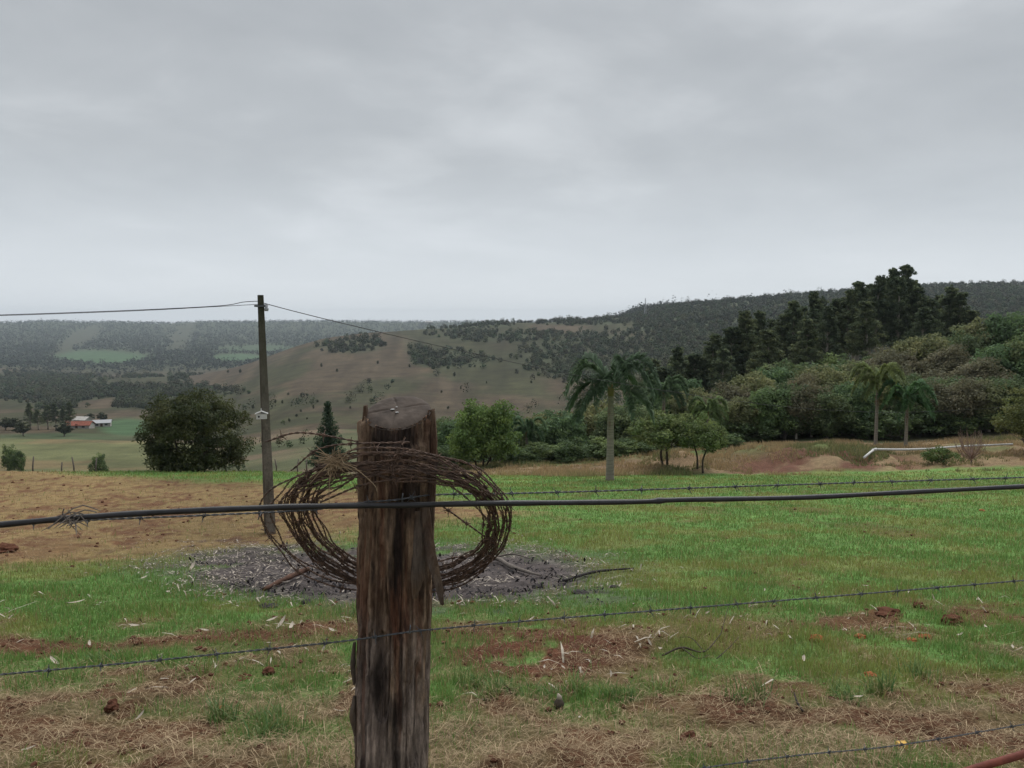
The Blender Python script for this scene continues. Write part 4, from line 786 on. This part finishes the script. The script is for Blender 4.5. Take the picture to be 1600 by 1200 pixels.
c0 = hp[0].copy(); mb = MB(); mb.tube(hp-c0, 0.0064*(1+0.06*np.sin(np.arange(150)*0.7)+0.25*np.exp(-((np.arange(150)-102)/1.5)**2)), 10)
tag(obj('black_hose', mb.mesh('black_hose', True), MAT['black'], None, c0), 'thick black hose strung across the whole fence in front of the coil', 'hose')
mb = MB(); q = P(112, 810, fd(112)-.085); r = np.random.default_rng(12)
for k in range(16): e = r.normal(0, 1, 3)*np.array((0.035, 0.02, 0.018)); mb.tube(curve([-e*0.8, r.normal(0, 0.008, 3)+np.array((0, 0, 0.006)), e+np.array((0, 0, -0.012))], 6), [0.0013]*5+[0.0005], 4)
tag(obj('hose_tie', mb.mesh('hose_tie'), MAT['greywood'], None, q), 'knot of twisted grass and wire tying the hose to the barbed wire at left', 'tie')
mb = MB(); pts = curve([P(1440, 1232, 2.05), P(1520, 1202, 2.1), P(1600, 1178, 2.15), P(1720, 1138, 2.25)], 20); c0 = pts[0].copy(); mb.tube(pts-c0, 0.011, 10)
tag(obj('red_pipe', mb.mesh('red_pipe', True), MAT['redpipe'], None, c0), 'rusty red pipe end poking into the bottom right corner', 'pipe')
# staples on the post
for (px, py, lab) in ((640, 986, 'bent wire staple holding the middle barbed wire to the post'), (628, 779, 'wire staple holding the top barbed wire to the post')):
    a = np.linspace(0, math.pi, 9); mb = MB(); mb.tube(np.stack((0.004*np.sin(2*a)*0.3, -0.010*np.sin(a)+0.012, 0.009*np.cos(a)), 1), 0.0016, 5)
    tag(obj('wire_staple', mb.mesh('wire_staple'), MAT['wire'], None, P(px, py, D0+FR-0.004)), lab, 'staple')

# the coil of old barbed wire hung on the post
cc = P(618, 815, D0); o_coil = thing('barbed_wire_coil', 'rusty oval coil of old barbed wire hung around the post', 'wire coil', cc)
r = np.random.default_rng(33); PXM = D0/FPX
def coil_loop(ax_, az_, dx, dz, yf, yb, seed, a0=0.0, a1=2*math.pi, loose=0.0, nb=0.16, ax2=None, az2=None):
    rr = np.random.default_rng(seed); n = 150; t = np.linspace(a0, a1, n); full = abs(a1-a0-2*math.pi) < 1e-6
    per = sum(rr.normal(0, 0.006+loose)*np.sin(k*t+rr.uniform(0, 6.28))/k**0.5 for k in (2, 3, 4, 6, 9, 13)); tz = sum(rr.normal(0, 0.007+loose)*np.sin(k*t+rr.uniform(0, 6.28))/k**0.5 for k in (2, 3, 5, 7, 11))
    s = np.sin(t); c_ = np.cos(t); A = ax_ if ax2 is None else np.where(c_ > 0, ax_, ax2); Z_ = az_ if az2 is None else np.where(s > 0, az_, az2)
    x = (A+per)*c_+dx; z = (Z_+tz)*np.where(s > 0, np.abs(s)**0.70, -np.abs(s)**0.88)+dz
    y = np.where(s > 0, -yf*np.abs(s)**0.6, yb*np.abs(s)**0.7) + 0.012*np.sin(3*t+seed)*(1-np.abs(s))
    p = np.stack((x, y, z), 1)
    o = None; c, st, q = twist(p, 0.0015, 0.0012, 0.036, 0.0075)
    mb = MB()
    for k in st: mb.tube(k, 0.0012, 4)
    o = obj('wire_loop', mb.mesh('wire_loop', True), MAT['rust'], o_coil); add_barbs(o, c, q, nb, 'rust', rr); return o
for k in range(23):
    pos = r.uniform(0, 1); q = np.clip(pos+r.normal(0, 0.22, 4), -0.1, 1.1)
    coil_loop((142+38*q[0])*PXM, (86+48*r.uniform(0, 1))*PXM, 0, 0, 0.104+0.026*r.uniform(), 0.125+0.03*r.uniform(), 400+k, nb=0.24, ax2=(126+50*q[1])*PXM, az2=(110+36*q[2])*PXM)
coil_loop(0.272, 0.180, -0.035, -0.032, 0.112, 0.13, 450, loose=0.004)
coil_loop(0.255, 0.180, -0.028, -0.018, 0.115, 0.13, 451, loose=0.004)
coil_loop(0.300, 0.212, -0.010, -0.014, 0.12, 0.12, 452, a0=math.pi*0.98, a1=math.pi*1.5, nb=0.12)
for (p0, p1, p2) in (((690, 790, -.10), (725, 815, -.02), (768, 846, 0.05)), ((556, 744, -.11), (520, 768, -.10), (470, 790, -.05)), ((655, 745, -.12), (570, 757, -.13), (500, 785, -.10)), ((455, 735, -.06), (510, 698, -.10), (640, 691, -.115)), ((415, 690, -.04), (470, 676, -.09), (560, 690, -.11))):
    path = curve([P(x, y, D0+e)-cc for x, y, e in (p0, p1, p2)], 40); c, st, q = twist(path, 0.0014, 0.0012, 0.036, 0.0075); mb = MB()
    for s in st: mb.tube(s, 0.0013, 4)
    o = obj('loose_end', mb.mesh('loose_end', True), MAT['rust'], o_coil); add_barbs(o, c, q, 0.10, 'rust', r)
q = P(524, 722, D0-0.13); mb = MB(); r = np.random.default_rng(77)
for k in range(60):
    e = r.normal(0, 1, 3)*np.array((0.030, 0.014, 0.016)); mb.tube(curve([-e, r.normal(0, 0.007, 3), e*0.9+np.array((0, 0, -0.010))], 6), [0.0008]*6, 3)
mb.tube(curve([(0.01, 0, 0), (0.045, -0.01, -0.012), (0.085, -0.015, -0.045), (0.093, -0.015, -0.062)], 10), 0.0009, 4); mb.tube(curve([(-0.01, 0, 0), (-0.012, -0.01, -0.05), (-0.013, -0.01, -0.10)], 8), 0.0008, 4)
tag(obj('straw_tuft', mb.mesh('straw_tuft'), material('dry_straw', flat((0.27, 0.20, 0.125), 0.9)), None, q), 'tuft of dry straw caught in the upper left of the coil', 'straw')

# ------------------------------------------------------------------ near ground cover
def scatter(n, d0, d1, r, pw=1.0, um=0.74):
    y = np.exp(r.uniform(math.log(d0), math.log(d1), n)); x = r.uniform(-um, um, n)*(y+0.4); return x, y
def gz(x, y, soil): return H(x, y)
r = np.random.default_rng(2024)
def blades(name, n, d0, d1, hgt, wid, accept, colf, label, lean=0.5, cat='grass', seed=1):
    r = np.random.default_rng(seed); x, y = scatter(n, d0, d1, r); cv = covers(x, y); k = r.uniform(0, 1, n) < accept(cv, x, y); x, y = x[k], y[k]; cv = [q[k] for q in cv]; n = len(x)
    tuft = fbm(x*3.3, y*3.3, 81); z = HR(x, y, cv)-0.012; h = hgt*r.uniform(0.4, 1.25, n)*(0.3+1.4*tuft**1.3)*(1+0.018*y); w = wid*(0.6+y*0.16)*r.uniform(0.7, 1.3, n)
    a = r.uniform(0, 6.283, n); f = r.uniform(0, 6.283, n); ln = lean*h*r.uniform(0.2, 1.3, n)
    bx, by = np.cos(f)*w/2, np.sin(f)*w/2; tx, ty = np.cos(a)*ln, np.sin(a)*ln
    V = np.stack((np.stack((x-bx, y-by, z), 1), np.stack((x+bx, y+by, z), 1), np.stack((x+bx*0.7+tx*0.4, y+by*0.7+ty*0.4, z+h*0.62), 1), np.stack((x-bx*0.7+tx*0.4, y-by*0.7+ty*0.4, z+h*0.62), 1), np.stack((x+tx, y+ty, z+h), 1)), 1).reshape(-1, 3)
    b5 = np.arange(n)[:, None]*5; F4 = b5+np.array([0, 1, 2, 3]); F3 = b5+np.array([3, 2, 4]); c = colf(cv, x, y, r, n)
    o = obj(name, mesh_np(name, V, [F4, F3], np.repeat(c, 5, 0)), MAT['grass']); o['kind'] = 'stuff'; tag(o, label, cat); return o
def grass_ok(cv, x, y):
    px, py, straw, och, soil, ash, w1, w2, w3 = cv; return np.clip(1.05-0.86*straw-0.88*soil-0.93*och-1.05*ash, 0, 1)*sstep(-0.22, 0.0, w3+0.4*w2+0.15)*(y < 45)
def grass_col(cv, x, y, r, n):
    px, py, straw, och, soil, ash, w1, w2, w3 = cv; c = lerp(np.array((0.118, 0.232, 0.068)), np.array((0.220, 0.255, 0.082)), np.clip(sstep(-0.12, 0.18, w1+0.5*w2)*0.85+0.4*r.uniform(0, 1, n)-0.1, 0, 1))
    c = lerp(c, np.array((0.27, 0.215, 0.115)), (r.uniform(0, 1, n) < 0.12+0.25*straw+0.75*och+0.25*soil)*0.9); return c*r.uniform(0.75, 1.25, (n, 1))
blades('field_grass', 400000, 2.6, 45, 0.070, 0.0040, grass_ok, grass_col, 'short green grass covering the sloping field', seed=11)
def straw_ok(cv, x, y):
    px, py, straw, och, soil, ash, w1, w2, w3 = cv; return np.clip(0.9*straw+0.45*och+0.25*soil+0.05, 0, 1)*(1-0.7*ash)
def litter(name, n, d0, d1, L, Wd, ok, colf, label, cat, seed, lift=0.02, tilt=0.25):
    r = np.random.default_rng(seed); x, y = scatter(n, d0, d1, r); cv = covers(x, y); k = r.uniform(0, 1, n) < ok(cv, x, y); x, y = x[k], y[k]; n = len(x); cv = [q[k] for q in cv]
    z = HR(x, y, cv)+lift*r.uniform(-0.2, 1, n)**2; a = r.uniform(0, 6.283, n); l = L*np.exp(r.normal(-0.25, 0.5, n)); w = Wd*r.uniform(0.6, 1.3, n)*(0.7+0.09*y); e = r.normal(0, tilt, n)
    sl = -0.17; dx, dy, dz = np.cos(a)*l/2, np.sin(a)*l/2, e*l/2; dz = dz+sl*dy
    sx, sy = -np.sin(a)*w/2, np.cos(a)*w/2; sz = sl*sy; arch = np.abs(r.normal(0, 0.12, n))*l
    A = lambda s, t, u: np.stack((x+s*dx+t*sx, y+s*dy+t*sy, z+s*dz+t*sz+u), 1)
    V = np.stack((A(-1, -.4, 0), A(-1, .4, 0), A(0, 1, arch), A(0, -1, arch), A(1, 0, 0)), 1).reshape(-1, 3); b5 = np.arange(n)[:, None]*5
    o = obj(name, mesh_np(name, V, [b5+np.array([0, 1, 2, 3]), b5+np.array([3, 2, 4])], np.repeat(colf(n, r), 5, 0)), MAT['litter']); o['kind'] = 'stuff'; tag(o, label, cat)
litter('dry_straw', 210000, 2.5, 30, 0.085, 0.0024, straw_ok, lambda n, r: lerp(np.array((0.155, 0.102, 0.058)), np.array((0.46, 0.36, 0.225)), r.uniform(0, 1, n)**1.3), 'pale dead straw lying matted along the fence line', 'straw', 21, 0.05)
litter('ash_leaf_litter', 30000, 6.5, 17, 0.10, 0.011, lambda cv, x, y: np.clip(cv[5]*1.5, 0, 1)*(0.04+0.96*sstep(0.01, 0.12, cv[7]+0.35*cv[6]+0.22*(cv[0] < 470)+0.2*((cv[1] < 872) & (cv[0] > 660) & (cv[0] < 860))-0.02)), lambda n, r: lerp(np.array((0.09, 0.075, 0.068)), np.array((0.50, 0.44, 0.37)), r.uniform(0, 1, n)**1.2), 'pale curled leaves and twigs strewn over the burnt patch', 'leaf litter', 22, 0.05, 0.18)
litter('charcoal_bits', 16000, 7, 14, 0.06, 0.02, lambda cv, x, y: (cv[5] > 0.7)*sstep(0.0, 0.12, -cv[7]+0.6*cv[8]+0.06*(cv[1] > 905)), lambda n, r: np.array((0.022, 0.020, 0.022))*r.uniform(0.5, 1.6, (n, 1)), 'black charcoal crumbs on the burnt patch', 'charcoal', 23, 0.05, 0.6)
litter('scattered_leaf_litter', 1500, 4, 9, 0.12, 0.014, lambda cv, x, y: sstep(0.08, 0.2, cv[7]+0.1*cv[6]+0.05*(cv[0] < 560))*(cv[1] > 930)*0.9, lambda n, r: lerp(np.array((0.22, 0.19, 0.14)), np.array((0.48, 0.43, 0.36)), r.uniform(0, 1, n)), 'patches of pale fallen leaves in the near grass', 'leaf litter', 24, 0.05, 0.35)
# crumbs of red earth
r = np.random.default_rng(55); x, y = scatter(9000, 2.6, 40, r); cv = covers(x, y); k = r.uniform(0, 1, len(x)) < np.clip(cv[4]*0.8*(1-0.4*cv[3])+0.05*cv[2]+0.0*x, 0, 1)*(1-cv[5]); x, y = x[k], y[k]; n = len(x)
s = (0.008+0.0014*y)*r.uniform(0.4, 1.5, n); B = ICO1[0][None]*(1+0.6*(r.uniform(0, 1, (n, len(ICO1[0]), 1))-0.5))*s[:, None, None]*np.array((1, 1, 0.7))
V = (B+np.stack((x, y, HR(x, y)+s*0.2), 1)[:, None, :]).reshape(-1, 3); F = (ICO1[1][None]+(np.arange(n)*len(ICO1[0]))[:, None, None]).reshape(-1, 3)
o = obj('earth_crumbs', mesh_np('earth_crumbs', V, [F], None, False), MAT['clod']); o['kind'] = 'stuff'; tag(o, 'crumbs of dark red earth on the bare patches', 'soil')
# single stones and clods
def lump(name, label, cat, px, py, wpx, hpx, mat, seed, group=None):
    b = ground_at(px, py); r = np.random.default_rng(seed); w = wpx/FPX*b[1]/2; h = hpx/FPX*b[1]/2; V = ICO3[0].copy()
    dd = 1+0.95*(fbm(V[:, 0]*1.6+seed, V[:, 1]*1.6+V[:, 2]*1.3, seed)-0.5)+0.5*(fbm(V[:, 0]*5+seed, V[:, 1]*5+V[:, 2]*4, seed+1)-0.5); V = V*dd[:, None]*np.array((w, w*0.9, h*0.8)); V[:, 2] += h*0.42
    tag(obj(name, mesh_np(name, V, [ICO3[1]], None, False), mat, None, b), label, cat, group)
lump('stone', 'round orange stone in the grass below the middle wire', 'stone', 1277, 1004, 22, 18, MAT['stone'], 1)
lump('stone', 'flat pale orange stone lying right of the round orange stone', 'stone', 1344, 997, 17, 9, MAT['stone'], 2)
lump('stone', 'orange stone, left of the pair under the middle wire at far right', 'stone', 1423, 1003, 16, 9, MAT['stone'], 3)
lump('stone', 'orange stone, right of the pair under the middle wire at far right', 'stone', 1445, 998, 20, 11, MAT['stone'], 4)
lump('stone', 'broken orange stone halfway between the middle and lowest wires', 'stone', 1360, 1057, 19, 11, MAT['stone'], 5)
lump('stone', 'tiny orange stone far up the green field at right', 'stone', 1535, 799, 10, 5, MAT['stone'], 6)
lump('stone', 'orange brown stone at the bottom edge left of the post', 'stone', 398, 1188, 20, 14, MAT['stone'], 7)
lump('stone', 'orange pebble in the dry strip left of the grass tuft', 'stone', 344, 1110, 12, 10, MAT['stone'], 8)
lump('earth_clod', 'big dark red clod of earth in the straw right of the post', 'clod', 1077, 1160, 34, 28, MAT['clod'], 9)
lump('earth_clod', 'dark clod beside the dead twigs below the middle wire at far right', 'clod', 1488, 976, 34, 26, MAT['clod'], 10)
lump('earth_clod', 'red clod heap under the middle wire between the orange stones', 'clod', 1390, 962, 44, 18, MAT['clod'], 11)
lump('earth_clod', 'small dark clod on the wire-side tip of the red clod heap', 'clod', 1435, 950, 20, 16, MAT['clod'], 12)
lump('earth_clod', 'dark brown clod in the dry strip at lower left', 'clod', 176, 1110, 22, 24, MAT['clod'], 13)
lump('earth_clod', 'dark clod in the grass left of the post below the middle wire', 'clod', 420, 1053, 20, 15, MAT['clod'], 14)
lump('earth_clod', 'dark earth heap at the left edge of the mown slope', 'clod', 10, 862, 40, 22, MAT['clod'], 15)
# broken yellow block
b = ground_at(1408, 1171); mb = MB(); V = np.array([(-.022,-.016,0),(.02,-.018,0),(.024,.014,0),(-.018,.018,0),(-.02,-.014,.02),(.017,-.015,.024),(.021,.012,.021),(-.016,.015,.018)]); mb.add(V, [(0,3,2,1),(4,5,6,7),(0,1,5,4),(1,2,6,5),(2,3,7,6),(3,0,4,7)])
tag(obj('yellow_chip', mb.mesh('yellow_chip'), MAT['yellow'], None, b+np.array((0, 0, 0.012))), 'small yellow broken chip by the lowest wire', 'chip')
# dark pod with a pale tip
b = ground_at(873, 1108); o = thing('seed_pod', 'dark upright pod with a pale tip in the grass right of the post', 'pod', b)
mb = MB(); mb.tube([(0, 0, -.01), (0, 0, .008), (.002, 0, .028), (.003, 0, .045), (.004, 0, .052)], [.012, .024, .028, .019, .010], 12); obj('husk', mb.mesh('husk', True), MAT['dark_bark'], o)
mb = MB(); mb.tube([(.004, 0, .046), (.002, 0, .062), (-.004, 0, .080)], [.014, .014, .003], 8); obj('pale_tip', mb.mesh('pale_tip', True), MAT['paleleaf'], o)
# branches
def branch(name, label, cat, pix, rads, mat, lift, subs=()):
    def pts(px, lf): return [ground_at(x, y)+np.array((0, 0, l)) for (x, y), l in zip(px, lf)]
    c = pts(pix, lift); b = c[0].copy(); o = thing(name, label, cat, b); p = curve([q-b for q in c], 16); mb = MB(); mb.tube(p, np.interp(np.linspace(0, 1, 16), np.linspace(0, 1, len(rads)), rads)*(1+0.15*np.sin(np.arange(16)*2.1)), 7); obj('stem', mb.mesh('stem', True), mat, o)
    for (px, lf, ra) in subs: q = pts(px, lf); mb = MB(); mb.tube(curve([s-b for s in q], 9), np.linspace(ra, ra*0.4, 9), 5); obj('side_twig', mb.mesh('side_twig', True), mat, o)
branch('dead_branch', 'dead forked branch lying in the grass right of the bare soil patch', 'branch', [(1035, 1030), (1065, 1024), (1100, 1026), (1126, 1008)], [0.006, 0.007, 0.005, 0.003], MAT['dark_bark'], [0.02, 0.05, 0.03, 0.08],
       [([(1126, 1008), (1135, 990), (1142, 985)], [0.08, 0.16, 0.24], 0.003), ([(1100, 1026), (1080, 1010), (1060, 1008)], [0.03, 0.06, 0.05], 0.004), ([(1065, 1024), (1090, 1034), (1110, 1030)], [0.05, 0.02, 0.03], 0.004), ([(1120, 1035), (1140, 1020), (1155, 1012)], [0.02, 0.04, 0.08], 0.004)])
branch('burnt_branch', 'reddish half-burnt log lying on the left of the ash patch', 'branch', [(412, 926), (440, 914), (470, 903), (482, 899)], [0.02, 0.028, 0.035, 0.03], MAT['brownwood'], [0.03, 0.05, 0.07, 0.08])
branch('burnt_branch', 'grey forked branch lying across the right of the ash patch', 'branch', [(735, 886), (775, 880), (800, 892), (845, 904)], [0.018, 0.028, 0.03, 0.012], MAT['greywood'], [0.04, 0.06, 0.05, 0.03], [([(765, 880), (800, 876), (832, 880)], [0.06, 0.09, 0.05], 0.018)])
branch('burnt_branch', 'thin charred stick along the right end of the ash patch', 'branch', [(880, 912), (930, 900), (990, 892)], [0.012, 0.018, 0.008], MAT['char'], [0.03, 0.05, 0.03])
branch('dead_branch', 'short dark stick standing out of the straw at lower right', 'branch', [(1255, 1116), (1246, 1108), (1240, 1100)], [0.006, 0.005, 0.003], MAT['char'], [0.01, 0.03, 0.06])
# charred lumps
for i, (px, py, w, h) in enumerate([(420, 946, 30, 10), (505, 905, 26, 10), (840, 915, 20, 8), (905, 924, 28, 9), (480, 938, 18, 7), (960, 915, 16, 6), (760, 930, 20, 6)]):
    lump('charcoal_lump', f'black lump of charcoal on the burnt patch, {nth(sorted([420, 505, 840, 905, 480, 960, 760]).index(px))}', 'charcoal', px, py+4, w, h, MAT['char'], 30+i, 'charcoal lumps on the burnt patch')
# single pale leaves that can be told apart
def leaf_mesh(seed):
    r = np.random.default_rng(seed); n = 9; t = np.linspace(0, 1, n); w = 0.22*np.sin(math.pi*np.clip(t*1.02, 0, 1))**0.8; bend = 0.25*r.normal(); cup = r.uniform(0.05, 0.25)
    L_ = np.stack((t-0.5, bend*(t-0.5)**2-w/2, cup*4*(t-0.5)**2*0.5+0.03), 1); M_ = np.stack((t-0.5, bend*(t-0.5)**2, cup*2*(t-0.5)**2), 1); R_ = L_.copy(); R_[:, 1] += w
    V = np.concatenate((L_, M_, R_)); i = np.arange(n-1); F = np.concatenate((np.stack((i, i+1, i+1+n, i+n), 1), np.stack((i+n, i+n+1, i+1+2*n, i+2*n), 1))); me = mesh_np('dry_leaf', V, [F], None, True); me.materials.append(MAT['paleleaf']); return me
LM = [leaf_mesh(k) for k in range(5)]; r = np.random.default_rng(66)
LV = [(1033, 1020, 22), (975, 978, 22), (1235, 1003, 26), (1255, 1036, 30), (1105, 962, 12), (830, 972, 18), (300, 888, 26), (262, 928, 22), (278, 922, 26), (120, 945, 36), (75, 958, 26), (210, 982, 26), (140, 1012, 22), (85, 1040, 34), (250, 1030, 20), (530, 1120, 26), (45, 1180, 28), (220, 1128, 24), (1500, 997, 20), (1540, 985, 22),
      (520, 990, 26), (440, 978, 34), (455, 984, 30), (425, 972, 26), (700, 965, 14), (905, 1130, 18), (955, 1060, 16), (1015, 1010, 18), (850, 1050, 18), (320, 990, 20), (360, 945, 18), (1340, 1098, 22), (1195, 925, 10), (1352, 918, 14), (225, 905, 16)]
for i, (px, py, sz) in enumerate(sorted(LV)):
    b = ground_at(px, py+2); s = sz/FPX*b[1]*0.85; o = obj('dry_leaf', LM[i % 5], None, None, b+np.array((0, 0, 0.035))); o.scale = (s, s*1.1, s); o.rotation_euler = (-0.17+r.normal(0, 0.3), r.normal(0, 0.25), r.uniform(0, 6.28))
    tag(o, f'single pale curled dead leaf lying on the near grass, {nth(i)}', 'leaf', 'pale dead leaves scattered on the near grass')
# taller green tufts near the camera
TF = []
for k in range(3):
    rr = np.random.default_rng(500+k); mb = MB()
    for j in range(70):
        a = rr.uniform(0, 6.28); q = np.array((rr.normal(0, 0.05), rr.normal(0, 0.04), -0.01)); h = rr.uniform(0.04, 0.13); ln = rr.uniform(0.02, 0.09); w = 0.0035
        m = q+np.array((math.cos(a)*ln*0.3, math.sin(a)*ln*0.3, h*0.6)); e = q+np.array((math.cos(a)*ln, math.sin(a)*ln, h)); s = np.array((math.cos(a+1.5), math.sin(a+1.5), 0))*w
        mb.add([q-s, q+s, m+s*0.8, m-s*0.8, e], [np.array([(0, 1, 2, 3)]), np.array([(3, 2, 4)])], lerp(np.array((0.10, 0.20, 0.06)), np.array((0.20, 0.235, 0.08)), rr.uniform()))
    me = mb.mesh('grass_tuft'); me.materials.append(MAT['grass']); TF.append(me)
tl = [(410, 1130), (425, 1148), (350, 1125), (740, 1075), (800, 1085), (900, 1085), (960, 1095), (1150, 1100), (1180, 1090), (1320, 1095), (1380, 1085), (300, 1060), (160, 1035), (560, 960), (1040, 1085), (860, 1090), (420, 1165), (1440, 1060), (1560, 1050), (770, 1090)]
for i, (px, py) in enumerate(sorted(tl)):
    b = ground_at(px, py); o = obj('grass_tuft', TF[i % 3], None, None, b); o.rotation_euler = (0, 0, i*1.3); o.scale = (1.2, 1.0, 0.75+0.5*((i*37) % 10)/10); tag(o, f'taller green grass tuft at the edge of the dry strip, {nth(i)}', 'grass', 'taller green tufts by the fence')

# tufts of tall dry grass and weeds on the bank beyond the field
rr = np.random.default_rng(91); n = 60000; y = rr.uniform(44, 63, n); x = rr.uniform(-0.12, 0.72, n)*y; k = fbm(x*0.5, y*0.5, 93) > np.where(y < 47.0, 0.58, 0.46)+0.05*((x/y > 0.26) & (y < 52.5)); x, y = x[k], y[k]; n = len(x); z = H(x, y)-0.05
h = rr.uniform(0.12, 0.6, n)*(0.15+1.1*fbm(x*0.3, y*0.3, 94)**1.3); a = rr.uniform(0, 6.28, n); w = 0.035; c = lerp(np.array((0.36, 0.275, 0.16)), np.array((0.115, 0.155, 0.06)), sstep(0.42, 0.6, fbm(x*0.18, y*0.18, 95))*rr.uniform(0.5, 1, n)); c = c*rr.uniform(0.7, 1.2, (n, 1))
V = np.stack((np.stack((x-w, y, z), 1), np.stack((x+w, y, z), 1), np.stack((x+np.cos(a)*h*0.4, y+np.sin(a)*h*0.4, z+h), 1)), 1).reshape(-1, 3)
o = obj('bank_grass', mesh_np('bank_grass', V, [np.arange(n*3).reshape(-1, 3)], np.repeat(c, 3, 0)), MAT['grass']); o['kind'] = 'stuff'; tag(o, 'long dry grass and weeds on the bank beyond the field', 'grass')

# ------------------------------------------------------------------ haze
zlo = float(GZ.min())-1.0-2; zhi = float(GZ.max())+45
mb = MB(); mb.box((-17500, -60, zlo), (17000, 6700, zhi))
def m_haze():
    m = bpy.data.materials.new('haze'); m.use_nodes = True; t = m.node_tree; t.nodes.clear(); out = N(t, 'ShaderNodeOutputMaterial')
    v = N(t, 'ShaderNodeVolumePrincipled'); v.inputs['Color'].default_value = (0.80, 0.91, 1.0, 1); v.inputs['Density'].default_value = HAZE_DENSITY; v.inputs['Anisotropy'].default_value = 0.0
    t.links.new(v.outputs[0], out.inputs['Volume']); return m
o = obj('haze', mb.mesh('haze'), m_haze()); o['kind'] = 'stuff'; tag(o, 'thin grey haze hanging over the valley', 'haze')
